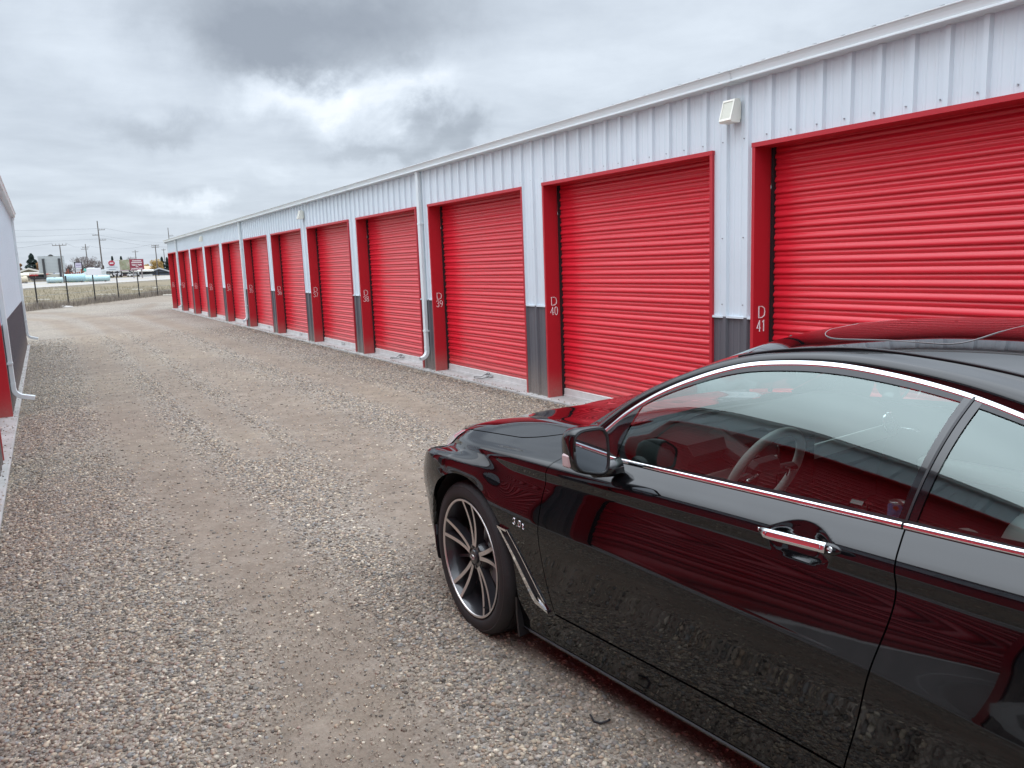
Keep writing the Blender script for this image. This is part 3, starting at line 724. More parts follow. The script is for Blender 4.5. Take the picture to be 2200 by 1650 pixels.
# pale litter lying in the field
pm = mat('pale_board', (.62, .58, .50), .7)
for (u, v, L_, lb) in ((131, 622, 1.3, 'long pale board lying in the dry grass farthest left'), (92, 644.5, .8, 'small pale board in the grass beside the first fence post'), (229, 633, 1.3, 'pale board in the grass between the third and fourth fence posts'),
                     (295, 622.5, .9, 'pale board in the grass close to the fifth fence post'), (334, 619, .5, 'small pale scrap in the grass near the sixth fence post'), (365, 634, .9, 'white board at the corner of the red building')):
    r = ray(u, v); t = 0
    for d in np.linspace(30, 110, 400):
        p = PX(u, v, d)
        if p[2] <= tz(p[0], p[1])+.05: break
    mb = MB(); a = random.uniform(-.3, .3); mb.bbox((-L_/2, -.09, -.03), (L_/2, .09, .05), .01)
    o = mb.build('board', pm); o.location = (p[0], p[1], tz(p[0], p[1])+.06); o.rotation_euler = (random.uniform(-.08, .08), random.uniform(-.06, .06), a); tag(o, lb, 'board', 'pale boards in the field')
# pale stones at the edge of the yard
sm = mat('pale_stone', (.46, .43, .40), .9, var=(6, .2))
for i, (u, v) in enumerate(((101, 662), (138, 659), (147, 660))):
    d = 20
    for d in np.linspace(20, 90, 500):
        p = PX(u, v, d)
        if p[2] <= 0.03: break
    V = []; mb = MB(); mb.lathe([(.01, -.10), (.16, -.06), (.22, .02), (.15, .10), (.01, .13)], 9, ax=2)
    o = mb.build('stone', sm, smooth=True); o.location = (p[0], p[1], .02); o.scale = (random.uniform(.7, 1.2), random.uniform(.6, 1.0), random.uniform(.6, .9)); o.rotation_euler = (0, 0, random.random()*3)
    tag(o, ('pale rounded stone at the yard edge left of the second fence post', 'pale stone at the foot of the second fence post', 'small pale stone just right of the second fence post')[i], 'stone', 'pale stones by the fence')

# ------------------------------------------------------------------ poles and wires
def pole(u, vt, d, name, label, arms, r=.16, extra=None):
    p = on(u, d); top = PX(u, vt, d)[2]
    P_ = empty(name, tuple(p)); tag(P_, label, 'utility pole', 'utility poles beyond the road')
    mb = MB(); h = top-p[2]; mb.tube([(0, 0, -.5), (0, 0, h*.5), (0, 0, h)], [r*.95, r*.8, r*.58], 10); mb.build('shaft', MT['wood'], P_)
    tp = []
    side = np.array([CR[0], CR[1], 0]); side = side/np.linalg.norm(side)
    for (va, a0, a1, th) in arms:     # arm height by photo row, extents along the view's side direction
        z = PX(u, va, d)[2]-p[2]; am = MB()
        am.tube([side*a0+np.array([0, 0, z]), side*a1+np.array([0, 0, z])], th*.8, 6)
        for q in np.linspace(a0, a1, 5):
            am.tube([side*q+np.array([0, 0, z]), side*q+np.array([0, 0, z+.22])], .03, 5); 
        am.build('crossarm', MT['wood'], P_)
        for q in (a0, a1): tp.append(p+side*q+np.array([0, 0, z+.3]))
    return tp
tall = pole(222, 474.5, 170, 'utility_pole', 'tallest dark power pole with short alternating arms', [(494, 0, 1.25, .06), (505, -1.2, 0, .06), (516, 0, 1.25, .06)], r=.15)
tcr = pole(136, 526.5, 120, 'utility_pole', 'leaning looking pole with one long crossarm beside the grey billboard', [(527, -.95, .85, .055)], r=.11)
p3 = pole(191, 524, 210, 'utility_pole', 'pole with two short crossarms rising out of the bare trees', [(531, -.8, .8, .07), (535, -1.1, .5, .07)], r=.15)
p4 = pole(296, 537, 260, 'utility_pole', 'small distant pole with one crossarm behind the maroon billboard', [(541, -.9, .9, .08)], r=.15)
p5 = pole(340, 526, 200, 'utility_pole', 'pole with two stacked crossarms beside the yellow tree', [(527, -.85, .85, .08), (531, -.85, .85, .08)], r=.15)
p6 = pole(357, 534, 230, 'utility_pole', 'thin far pole just left of the red building corner', [(537, -.5, .5, .06)], r=.12)
p7 = pole(371, 489, 230, 'utility_pole', 'power pole top showing above the far corner of the red building', [(507, 0, 1.2, .07)], r=.14)
def wire(a, b, sag, label, r=.016):
    a, b = np.array(a), np.array(b); pts = [a+(b-a)*t-np.array([0, 0, sag*4*t*(1-t)]) for t in np.linspace(0, 1, 14)]
    mb = MB(); mb.tube(pts, r, 4); o = mb.build('power_line', MT['wire']); tag(o, label, 'power line', 'power lines above the far road')
def left_of(u, v, d): return PX(u, v, d)
for i, (a, (u, v, d)) in enumerate(((tall[1], (-260, 486, 190)), (tall[2], (-260, 503, 190)), (tall[5], (-260, 517, 190)))):
    wire(a, left_of(u, v, d), .6, ('highest wire left of the tallest pole', 'middle wire left of the tallest pole', 'lowest wire left of the tallest pole')[i])
wire(tall[1], p7[1], .5, 'highest wire between the tallest pole and the red building')
wire(tall[2], p7[1]-np.array([0, 0, 2.0]), .5, 'middle wire between the tallest pole and the red building')
wire(tall[5], p7[1]-np.array([0, 0, 3.2]), .5, 'lowest wire between the tallest pole and the red building')
wire(tcr[0], left_of(-260, 545, 130), .5, 'wire running left from the single crossarm pole')
wire(tcr[1], p3[0], .4, 'wire from the single crossarm pole to the pole in the bare trees')
wire(p3[1], p5[0], .9, 'wire from the pole in the bare trees to the double crossarm pole')

# ------------------------------------------------------------------ trees
def leafmat(name, tones):
    m = bpy.data.materials.new(name); m.use_nodes = True; t = m.node_tree; b = t.nodes['Principled BSDF']; b.inputs['Roughness'].default_value = .8
    g = nd(t, 'ShaderNodeNewGeometry'); r = nd(t, 'ShaderNodeValToRGB'); lk(t, g.outputs['Random Per Island'], r.inputs[0]); e = r.color_ramp.elements
    e[0].color = (*tones[0], 1); e[1].color = (*tones[-1], 1)
    for i, c in enumerate(tones[1:-1]): x = e.new((i+1)/(len(tones)-1)); x.color = (*c, 1)
    lk(t, r.outputs[0], b.inputs['Base Color']); return m
bark = mat('bark', (.10, .085, .075), .9)
def leaf(mb, p, s, d=None):
    a = np.random.default_rng(random.randint(0, 1 << 30)).normal(size=(2, 3)); a[0] /= np.linalg.norm(a[0]); a[1] -= a[0]*(a[1]@a[0]); a[1] /= np.linalg.norm(a[1])
    if d is not None: a[0] = d/np.linalg.norm(d); a[1] -= a[0]*(a[1]@a[0]); a[1] /= np.linalg.norm(a[1]); 
    mb.add([p-a[0]*s-a[1]*s*.4, p+a[0]*s-a[1]*s*.3, p+a[0]*s*.8+a[1]*s*.5, p-a[0]*s*.8+a[1]*s*.4], [(0, 1, 2, 3)])
def tree(name, label, cat, u, vt, d, wpx, kind, m, group='trees beyond the highway'):
    p = on(u, d); h = PX(u, vt, d)[2]-p[2]; w = wpx/F*d
    t = empty(name, tuple(p)); tag(t, label, cat, group)
    tr = MB(); cr_ = MB()
    if kind == 'conifer':
        tr.tube([(0, 0, -.3), (0, 0, h*.9)], [h*.022, .03], 7)
        for k in range(2200):
            z = h*(.08+.92*random.random()**1.1); R_ = w*.55*(1-z/h)**.8*(.55+.6*abs(sin(z*5.1/h*3)))*(.35+.75*random.random()**.5); a = random.uniform(0, 2*pi)
            leaf(cr_, np.array([cos(a)*R_, sin(a)*R_, z-.1*R_]), h*.042, np.array([cos(a), sin(a), -.35]))
    elif kind == 'bush':
        tr.tube([(0, 0, -.3), (0, 0, h*.4)], [h*.05, h*.03], 7)
        for k in range(7):
            a = random.uniform(0, 2*pi); tr.tube([(0, 0, h*.25), (cos(a)*w*.2, sin(a)*w*.2, h*.55), (cos(a)*w*.36, sin(a)*w*.36, h*.8)], [h*.025, h*.012, .01], 5)
        cl = [(random.uniform(-.38, .38)*w, random.uniform(-.38, .38)*w, h*random.uniform(.32, .8), random.uniform(.13, .24)*w) for _ in range(16)]
        for k in range(3200):
            c = random.choice(cl); v = np.random.default_rng(random.randint(0, 1 << 30)).normal(size=3); v /= np.linalg.norm(v); q = np.array(c[:3])+v*c[3]*random.random()**.4
            if q[2] < .1 or q[2] > h: continue
            leaf(cr_, q, h*.028)
    else:   # bare branching
        def br(p0, dr, L_, r, n):
            p1 = p0+dr*L_; (tr if n >= 4 else cr_).tube([p0, (p0+p1)/2+np.array([random.uniform(-.05, .05)*L_ for _ in range(3)]), p1], [r, r*.8, r*.6], 4 if n < 4 else 6, cap=False)
            if n == 0: return
            for k in range(3 if n > 1 else 4):
                v = dr+np.array([random.gauss(0, .42) for _ in range(3)])+np.array([0, 0, .12]); v /= np.linalg.norm(v)
                br(p1, v, L_*random.uniform(.62, .82), r*.58, n-1)
        for k in range(max(2, int(w/h*5+.5))):
            x = random.uniform(-.3, .3)*w if w > h*.7 else 0
            br(np.array([x, random.uniform(-1, 1), -.2]), np.array([random.gauss(0, .1), random.gauss(0, .1), 1.]), h*.30, h*.022+.05, 5)
    tr.build('trunk', bark, t); cr_.build('crown', m, t)
dark = leafmat('dark_needles', [(.022, .040, .036), (.035, .058, .050), (.05, .075, .06)])
oran = leafmat('orange_twigs', [(.26, .13, .045), (.36, .19, .075), (.42, .26, .12), (.30, .17, .08)])
yel = leafmat('yellow_twigs', [(.36, .23, .06), (.46, .31, .10), (.52, .38, .17)])
twig = leafmat('bare_twigs', [(.15, .12, .12), (.21, .175, .17), (.26, .22, .21)])
dsh = leafmat('dark_shrub_leaves', [(.05, .05, .05), (.08, .075, .075), (.11, .10, .10)])
tree('conifer', 'large dark blue green conifer rising behind the tan house', 'tree', 72, 545, 185, 30, 'conifer', dark)
tree('willow_tree', 'orange leaning willow between the conifer and the grey billboard', 'tree', 90, 558, 178, 20, 'bush', oran)
tree('willow_tree', 'orange bush at the corner of the left building', 'tree', 40, 562, 185, 16, 'bush', oran)
tree('bare_tree', 'wide bare tree clump left of the tallest pole', 'tree', 193, 547, 195, 36, 'bare', twig)
tree('bare_tree', 'bare purple brown tree behind the single crossarm pole', 'tree', 146, 562, 190, 18, 'bare', twig)
tree('bare_tree', 'small bare tree beside the black framed sign', 'tree', 168, 566, 210, 12, 'bare', twig)
tree('bare_tree', 'bare tree behind the base of the tallest pole', 'tree', 211, 556, 205, 14, 'bare', twig)
tree('shrub', 'dark round shrub at the base of the tallest pole', 'shrub', 226, 567, 185, 14, 'bush', dsh)
tree('shrub', 'grey hedge below the bare trees', 'shrub', 205, 571, 190, 24, 'bush', dsh)
tree('thicket', 'dense grey brown thicket left of the tallest pole', 'shrub', 186, 562, 200, 22, 'bush', twig)
tree('thicket', 'grey brown thicket between the bare trees and the tallest pole', 'shrub', 206, 565, 198, 18, 'bush', twig)
tree('thicket', 'purple grey thicket right of the grey billboard', 'shrub', 147, 570, 186, 14, 'bush', twig)
tree('conifer', 'small conifer top over the white logo billboard', 'tree', 245, 551, 240, 7, 'conifer', dark)
tree('conifer', 'small conifer top over the scenic billboard', 'tree', 264, 551, 240, 9, 'conifer', dark)
tree('bare_tree', 'faint bare tree behind the maroon billboard', 'tree', 290, 549, 245, 14, 'bare', twig)
tree('willow_tree', 'round yellow tree right of the maroon billboard', 'tree', 336, 555, 205, 30, 'bush', yel)
tree('willow_tree', 'low yellow bush left of the round yellow tree', 'tree', 318, 565, 215, 16, 'bush', yel)
tree('conifer', 'dark conifer right of the yellow tree', 'tree', 351, 552, 215, 13, 'conifer', dark)
tree('conifer', 'dark conifer by the red building corner', 'tree', 362, 553, 225, 12, 'conifer', dark)

# ------------------------------------------------------------------ buildings, signs and vehicles along the far road
SIDE = np.array([CR[0], CR[1], 0])/math.hypot(CR[0], CR[1]); BRG = atan_ = math.atan2(SIDE[1], SIDE[0])
def site(name, label, cat, u0, u1, vt, d, group=None, yaw=0.0, view=None):
    """place an Empty; returns it with the width and height it needs (x along the view's side)"""
    um = (u0+u1)/2; p = on(um, d); b = math.atan2(p[1], p[0])-pi/2+yaw
    w = (u1-u0)/F*d*1.1; h = PX(um, vt, d)[2]-p[2]
    e = empty(name, tuple(p), b); tag(e, label, cat, group); return e, w, h
glassd = mat('dark_glass', (.03, .035, .04), .1)
def gable_house(name, label, u0, u1, vt, d, wallc, roofc, along=False, dep=9, eave=.62, trim=(.7, .68, .62), doors=True, cat='house', yaw=0):
    e, w, h = site(name, label, cat, u0, u1, vt, d, yaw=yaw)
    he = h*eave; wm = MB(); rm = MB(); tm = MB(); wi = MB()
    if along:   # ridge runs along the width
        wm.box((-w/2, 0, 0), (w/2, dep, he)); rm.add([(-w/2-.3, -.4, he-.1), (w/2+.3, -.4, he-.1), (w/2+.3, dep/2, h), (-w/2-.3, dep/2, h), (w/2+.3, dep+.4, he-.1), (-w/2-.3, dep+.4, he-.1), (-w/2-.3, -.4, he-.25), (w/2+.3, -.4, he-.25)], [(0, 1, 2, 3), (3, 2, 4, 5), (6, 7, 1, 0)])
        wm.add([(-w/2, 0, he), (-w/2, dep, he), (-w/2, dep/2, h-.1), (w/2, 0, he), (w/2, dep, he), (w/2, dep/2, h-.1)], [(0, 1, 2), (3, 5, 4)])
        tm.box((-w/2-.3, -.43, he-.28), (w/2+.3, -.39, he-.06))
    else:
        wm.prism([(-w/2, 0), (w/2, 0), (w/2, he), (0, h-.12), (-w/2, he)], 1, 0, dep)
        rm.add([(-w/2-.35, -.4, he-.12), (0, -.4, h), (w/2+.35, -.4, he-.12), (-w/2-.35, dep, he-.12), (0, dep, h), (w/2+.35, dep, he-.12)], [(0, 3, 4, 1), (1, 4, 5, 2)])
        for sx in (-1, 1): tm.add([(sx*(w/2+.35), -.42, he-.12), (0, -.42, h), (0, -.42, h-.28), (sx*(w/2+.35), -.42, he-.40)], [(0, 1, 2, 3)])
    wm.build('wall', mat(name+'_wall', wallc, .8, var=(.6, .08)), e); rm.build('roof', mat(name+'_roof', roofc, .8, var=(.5, .1)), e); tm.build('trim', mat(name+'_trim', trim, .6), e)
    for k in (-.28, .05, .3):
        wb = MB(); wb.bbox((k*w-.55, -.05, he*.35), (k*w+.55, .02, he*.78), .02); wi_ = wb.build('window', glassd, e)
    return e, w, h
gable_house('house', 'tan gabled house with white roof trim behind the field', 38, 88, 575.5, 160, (.36, .33, .26), (.10, .11, .13), dep=12)
gable_house('house', 'house with a long slate blue roof beside the tan gable', 62, 104, 577, 176, (.42, .38, .32), (.075, .09, .12), along=True, dep=10, eave=.45)
e, w, h = gable_house('shop', 'low beige shop with red lettering strips on its wall', 64, 101, 584, 148, (.47, .42, .34), (.38, .36, .33), along=True, dep=6, eave=.9, cat='shop')
sg = MB(); rs = mat('red_sign', (.50, .05, .05), .5)
for k in range(10): sg.box((-w*.45+k*w*.045, -.50, h*.52), (-w*.45+k*w*.045+w*.032, -.44, h*.52+h*.20*(1 if k % 3 else .8)))
sg.build('sign_lettering', rs, e); s2 = MB(); s2.box((w*.22, -.5, h*.42), (w*.40, -.44, h*.74)); s2.build('sign_panel', rs, e)
e, w, h = site('awning', 'cream awning roof at the corner of the tan house', 'awning', 36, 57, 586.5, 140)
a = MB(); a.prism([(0, h*.72), (2.2, h), (2.2, h*.93), (0, h*.64)], 0, -w/2, w/2); a.build('roof_sheet', mat('cream_sheet', (.62, .58, .44), .6), e)
for sx in (-.45, .45):
    a = MB(); a.box((sx*w-.06, .1, -.2), (sx*w+.06, .22, h*.75)); a.build('post', MT['wood'], e)
gable_house('house', 'dark blue gabled house below the yellow tree', 326, 360, 575, 190, (.10, .12, .17), (.11, .13, .18), dep=10, eave=.55, trim=(.5, .52, .55))
gable_house('house', 'long pale roofed hall behind the dark blue house', 332, 368, 571.5, 225, (.55, .55, .55), (.60, .61, .63), along=True, dep=10, eave=.5)
gable_house('house', 'red brown house with a tan roof right of the maroon billboard', 304, 332, 571, 205, (.22, .12, .08), (.45, .34, .22), along=True, dep=8, eave=.6)
gable_house('house', 'low maroon brown shed under the scenic billboard', 262, 288, 579, 185, (.13, .085, .085), (.15, .11, .11), along=True, dep=6, eave=.8)
gable_house('house', 'pale green roofed shed behind the scenic billboard', 252, 284, 573, 215, (.30, .31, .26), (.32, .36, .29), dep=8, eave=.6)
gable_house('house', 'dark red outbuilding behind the shrub', 224, 236, 576, 215, (.20, .07, .07), (.14, .07, .07), dep=6, eave=.7)
gable_house('trailer', 'small white site trailer with one dark window', 304, 324, 579, 168, (.66, .67, .67), (.62, .62, .62), along=True, dep=3, eave=.92, cat='trailer')

# billboards
def billboard(name, label, u0, u1, v0, v1, d, face, back=False, posts=2, postc=(.05, .05, .055), yaw=0.0, cat='billboard'):
    e, w, h = site(name, label, cat, u0, u1, v0, d, yaw=yaw); um = (u0+u1)/2
    hb = PX(um, v1, d)[2]-e.location.z
    b = MB(); b.bbox((-w/2, 0, hb), (w/2, .22, h), .02); b.build('panel', face, e)
    pc = mat(name+'_post', postc, .6)
    for k in np.linspace(-.3, .3, posts) if posts > 1 else [0]:
        p = MB(); y = -.12 if back else .34; p.tube([(k*w, y, -.3), (k*w, y, h*.88 if back else h*.9)], .16 if back else .10, 8); p.build('post', pc, e)
    return e, w, h, hb
gb = mat('grey_billboard_back', (.52, .55, .56), .6, var=(.8, .06))
e, w, h, hb = billboard('billboard', 'large pale grey billboard back on two dark posts', 94.5, 133, 549, 586, 137, gb, back=True)
r_ = MB()
for k in range(12): z = hb+(h-hb)*(k+.5)/12; r_.box((-w/2+.03, -.03, z-.012), (w/2-.03, -.001, z+.012))
r_.build('ribs', mat('rib_grey', (.36, .39, .41), .6), e)
r_ = MB(); r_.prism([(-.35, 0), (.35, 0), (.12, .16), (-.12, .16)], 1, -.1, .15); o = r_.build('top_lamp', MT['black_gap'], e); o.location = (0, 0, h)
r_ = MB(); r_.box((-w*.25, .02, hb-1.0), (w*.28, .10, hb-.25)); r_.build('lower_panel', mat('pale_lower_panel', (.50, .49, .43), .7), e)
wb = mat('white_billboard', (.66, .69, .72), .5)
e, w, h, hb = billboard('billboard', 'white billboard with a round red logo and grey lines', 230.5, 254.5, 560, 582.5, 160, wb)
c = MB(); cz_ = hb+(h-hb)*.76; R_ = w*.20
c.add([(R_*cos(t)*1.05, -.012, cz_+R_*sin(t)) for t in np.linspace(0, 2*pi, 28, endpoint=False)], [tuple(range(28))]); c.build('round_logo', mat('logo_red', (.42, .045, .075), .5), e)
c = MB(); c.box((-R_*.6, -.03, cz_-R_*.18), (R_*.6, -.016, cz_+R_*.22)); c.build('logo_band', wb, e)
c = MB()
for zf, x0, x1 in ((.50, -.17, .20), (.37, -.34, .36), (.17, -.22, .2)):
    x = x0*w
    while x < x1*w: c.box((x, -.012, hb+(h-hb)*zf-.055), (x+w*.05, -.001, hb+(h-hb)*zf+.055)); x += w*.064
c.build('text_lines', mat('grey_text', (.22, .27, .33), .6), e)
def scenic():
    m = mat('scenic_print', (.3, .28, .2), .6); t = m.node_tree; b = t.nodes['Principled BSDF']; tcn = nd(t, 'ShaderNodeTexCoord')
    n = noise(t, tcn.outputs['Object'], 1.1, 6, .7, .6); r = nd(t, 'ShaderNodeValToRGB'); lk(t, n.outputs['Fac'], r.inputs[0]); e_ = r.color_ramp.elements
    e_[0].position = .3; e_[0].color = (.14, .11, .08, 1); e_[1].position = .72; e_[1].color = (.44, .52, .44, 1)
    for p_, c_ in ((.42, (.30, .26, .17, 1)), (.5, (.28, .31, .20, 1)), (.58, (.42, .36, .28, 1))): x = e_.new(p_); x.color = c_
    lk(t, r.outputs[0], b.inputs['Base Color']); return m
billboard('billboard', 'mottled green and tan picture billboard', 254.5, 281.5, 558, 580, 172, scenic())
e, w, h, hb = billboard('billboard', 'maroon billboard with lines of white lettering', 285, 307.5, 556.5, 579.5, 150, mat('maroon_billboard', (.235, .032, .055), .5), postc=(.25, .22, .22))
def font_text(txt, size, loc, par, name, m):
    cu = bpy.data.curves.new(name, 'FONT'); cu.body = txt; cu.size = size; cu.align_x = 'CENTER'; cu.extrude = .004; cu.offset = size*.03
    o = bpy.data.objects.new(name, cu); COL.objects.link(o); dg = bpy.context.evaluated_depsgraph_get(); me = bpy.data.meshes.new_from_object(o.evaluated_get(dg))
    bpy.data.objects.remove(o); me.materials.clear(); me.materials.append(m)
    q = bpy.data.objects.new(name, me); COL.objects.link(q); q.parent = par; q.location = loc; q.rotation_euler = (pi/2, 0, 0); return q
wt = mat('white_lettering', (.75, .70, .70), .6); H_ = h-hb
font_text('Idaho Falls', H_*.20, (0, -.02, hb+H_*.40), e, 'lettering', wt); font_text('and', H_*.15, (0, -.02, hb+H_*.25), e, 'lettering', wt); font_text('Jackson Hole', H_*.19, (0, -.02, hb+H_*.06), e, 'lettering', wt)
c = MB()
for zf, x0, x1 in ((.84, -.30, .30), (.68, -.36, .36)):
    x = x0*w
    while x < x1*w: c.box((x, -.012, hb+H_*zf-.08), (x+w*.045, -.001, hb+H_*zf+.08)); x += w*.058
c.build('text_lines', wt, e)
# black framed sign
e, w, h = site('framed_sign', 'tall black framed sign with lilac and white panels', 'sign', 164.5, 176.5, 562.5, 150)
f_ = MB(); t_ = w*.10
f_.box((-w/2, 0, -.3), (-w/2+t_, .25, h)); f_.box((w/2-t_, 0, -.3), (w/2, .25, h)); f_.box((-w/2+t_, 0, h-t_), (w/2-t_, .25, h)); f_.build('frame', MT['black_gap'], e)
for z0, z1, cc, nm in ((.66, .95, (.62, .58, .72), 'lilac_panel'), (.42, .64, (.70, .72, .72), 'white_panel'), (.28, .40, (.68, .70, .70), 'white_panel')):
    q = MB(); q.bbox((-w/2+t_, .05, h*z0), (w/2-t_, .18, h*z1), .01); pn = q.build(nm, mat(nm, cc, .5), e)
    q = MB()
    for j in range(5): q.box((-w*.28+j*w*.12, .035, h*(z0+z1)/2-.07), (-w*.28+j*w*.12+w*.08, .049, h*(z0+z1)/2+.07))
    q.build('text_line', mat('sign_text', (.25, .22, .35), .6), pn)

# tanks, bins and machinery of the yard across the road
def tank(name, label, u0, u1, vt, d, col, ends=(.66, .70, .70)):
    e, w, h = site(name, label, 'tank', u0, u1, vt, d, 'tanks beside the far road')
    R_ = h*.47; pr = [(.01, -w/2), (R_*.6, -w/2+.04), (R_*.9, -w/2+R_*.18), (R_, -w/2+R_*.4)]
    n = 9
    for k in range(n): x = -w/2+R_*.4+(w-R_*.8)*(k+.5)/n; q = (w-R_*.8)/n*.3; pr += [(R_, x-q), (R_*1.03, x-q*.6), (R_*1.03, x+q*.6), (R_, x+q)]
    pr += [(R_, w/2-R_*.4), (R_*.9, w/2-R_*.18), (R_*.6, w/2-.04), (.01, w/2)]
    b = MB(); b.lathe(pr, 20, ax=0); o = b.build('shell', mat(name+'_shell', col, .5, var=(1.2, .12)), e, smooth=True); o.location = (0, 0, R_+.06)
    b = MB()
    for k in (-.3, .3): b.box((k*w-.12, -R_*.7, -.2), (k*w+.12, R_*.7, R_*.4))
    b.build('cradle', MT['wood'], e); b = MB(); b.tube([(0, 0, R_*2), (0, 0, R_*2.16)], .18, 8); b.build('hatch', MT['black_gap'], e)
teal = (.38, .51, .53)
tank('teal_tank', 'leftmost pale teal tank below the grey billboard', 104, 129, 596, 118, teal)
tank('teal_tank', 'large teal tank in the middle of the yard', 142, 176, 588.5, 122, (.34, .52, .56))
tank('teal_tank', 'long low teal tank in front of the white containers', 187, 228, 591.5, 126, (.42, .58, .59))
tank('beige_tank', 'round beige tank at the left building corner', 39, 55, 593.5, 118, (.50, .43, .32))
e, w, h = site('container', 'large white tank container with a stepped top', 'container', 177, 211, 575, 135)
b = MB(); b.bbox((-w*.15, 0, 0), (w*.5, 2.4, h*.96), .05); b.bbox((-w*.08, .2, h*.9), (w*.22, 2.0, h), .03); b.build('box_body', mat('white_box', (.70, .69, .71), .5, var=(.8, .06)), e)
b = MB(); b.prism([(-w*.5, .05), (-w*.152, .05), (-w*.152, h*.72), (-w*.25, h*.66), (-w*.5, h*.42)], 1, .1, 2.3); b.build('sloping_front', mat('white_front', (.72, .73, .73), .5), e)
e, w, h = site('container', 'small pale grey container beside the tallest pole', 'container', 212, 226, 579, 140)
b = MB(); b.bbox((-w/2, 0, .1), (w/2, 2.2, h), .04); b.build('box_body', mat('pale_box', (.58, .62, .62), .5), e); b = MB()
for k in range(7): b.box((-w/2+.05, -.04, h*.15+k*h*.115), (w/2-.05, -.001, h*.15+k*h*.115+.06))
b.build('ribs', mat('pale_rib', (.66, .68, .68), .5), e)
e, w, h = site('teal_drum', 'green upright drum behind the white container', 'drum', 179.5, 187.5, 576, 150)
b = MB(); b.lathe([(.01, 0), (w*.45, .02), (w*.47, h*.5), (w*.45, h*.7), (w*.2, h*.92), (.01, h)], 14, ax=2); b.build('shell', mat('green_drum', (.08, .30, .25), .5), e, smooth=True)
e, w, h = site('farm_machine', 'rusty red farm machine behind the large teal tank', 'machine', 146, 176, 577.5, 140)
ru = mat('rusty_red', (.28, .09, .06), .8, var=(2, .3)); b = MB()
for k in range(9): x = -w*.46+k*w*.11; b.bbox((x, 0, h*.25), (x+w*.07, 1.2, h*random.uniform(.6, 1.0)), .04)
b.box((-w/2, .3, h*.35), (w/2, .7, h*.55)); b.build('frame', ru, e)
for k in (-.35, 0, .35):
    b = MB(); b.lathe([(h*.12, -.14), (h*.22, -.14), (h*.24, 0), (h*.22, .14), (h*.12, .14)], 14, ax=1); o = b.build('wheel', MT['black_gap'], e); o.location = (k*w, -.1, h*.24)
e, w, h = site('flatbed_trailer', 'long dark flatbed trailer behind the leftmost teal tank', 'trailer', 72, 104, 596, 125)
b = MB(); b.bbox((-w/2, 0, h*.72), (w/2, 2.2, h), .03); b.build('deck', MT['black_gap'], e); b = MB(); b.bbox((-w*.46, .1, .15), (w*.46, 2, h*.70), .04); b.build('side_board', mat('grey_board', (.25, .23, .22), .8, var=(1, .2)), e)
def far_car(label, u0, u1, vt, d, col):
    e, w, h = site('far_car', label, 'car', u0, u1, vt, d, 'cars parked across the road')
    pr = [(-.5, .22), (-.5, .52), (-.42, .60), (-.28, .64), (-.16, .96), (-.02, 1.0), (.2, .98), (.34, .68), (.47, .62), (.5, .45), (.5, .22)]
    b = MB(); b.prism([(x*w, z*h) for x, z in pr], 1, 0, 1.7); b.build('body', mat('far_car_paint', col, .3, coat=.5), e)
    b = MB(); b.prism([(-.24*w, .66*h), (-.14*w, .92*h), (.18*w, .92*h), (.29*w, .68*h)], 1, -.02, -.005); b.build('side_window', glassd, e)
    for k in (-.3, .31):
        b = MB(); R_ = .2*h; b.lathe([(.02, -.02), (R_, -.02), (R_, .2), (.02, .2)], 14, ax=1); o = b.build('wheel', MT['black_gap'], e); o.location = (k*w, 0, R_)
far_car('white car parked below the white logo billboard', 242, 260, 582, 165, (.70, .70, .74))
far_car('silver car parked below the maroon billboard', 283, 299, 584, 168, (.45, .46, .47))
far_car('white car tip between the roadside posts', 274, 283, 585.5, 166, (.72, .72, .72))
far_car('pale car beside the base of the tallest pole', 227, 239, 586.5, 158, (.68, .66, .62))
# ------------------------------------------------------------------ the black coupe
HEAD = rad(5.5); CO = np.array([2.3809, 3.0658, 0.0])     # ground point under the front axle; the nose points along local +Y
CAR = empty('coupe_car', tuple(CO), HEAD); tag(CAR, 'glossy black two door coupe with chrome window trim parked on the gravel', 'car')
def spl(xs, ys):
    xs = np.array(xs, float); ys = np.array(ys, float)
    d = np.diff(ys)/np.diff(xs); h = np.diff(xs); m = np.zeros_like(ys)
    for i in range(1, len(xs)-1): m[i] = (d[i-1]*h[i]+d[i]*h[i-1])/(h[i]+h[i-1])
    m[0] = d[0]; m[-1] = d[-1]
    def f(x):
        x = np.clip(np.asarray(x, float), xs[0], xs[-1]); i = np.clip(np.searchsorted(xs, x, side='right')-1, 0, len(xs)-2)
        t = (x-xs[i])/h[i]; t2, t3 = t*t, t*t*t
        return (2*t3-3*t2+1)*ys[i]+(t3-2*t2+t)*h[i]*m[i]+(-2*t3+3*t2)*ys[i+1]+(t3-t2)*h[i]*m[i+1]
    return f
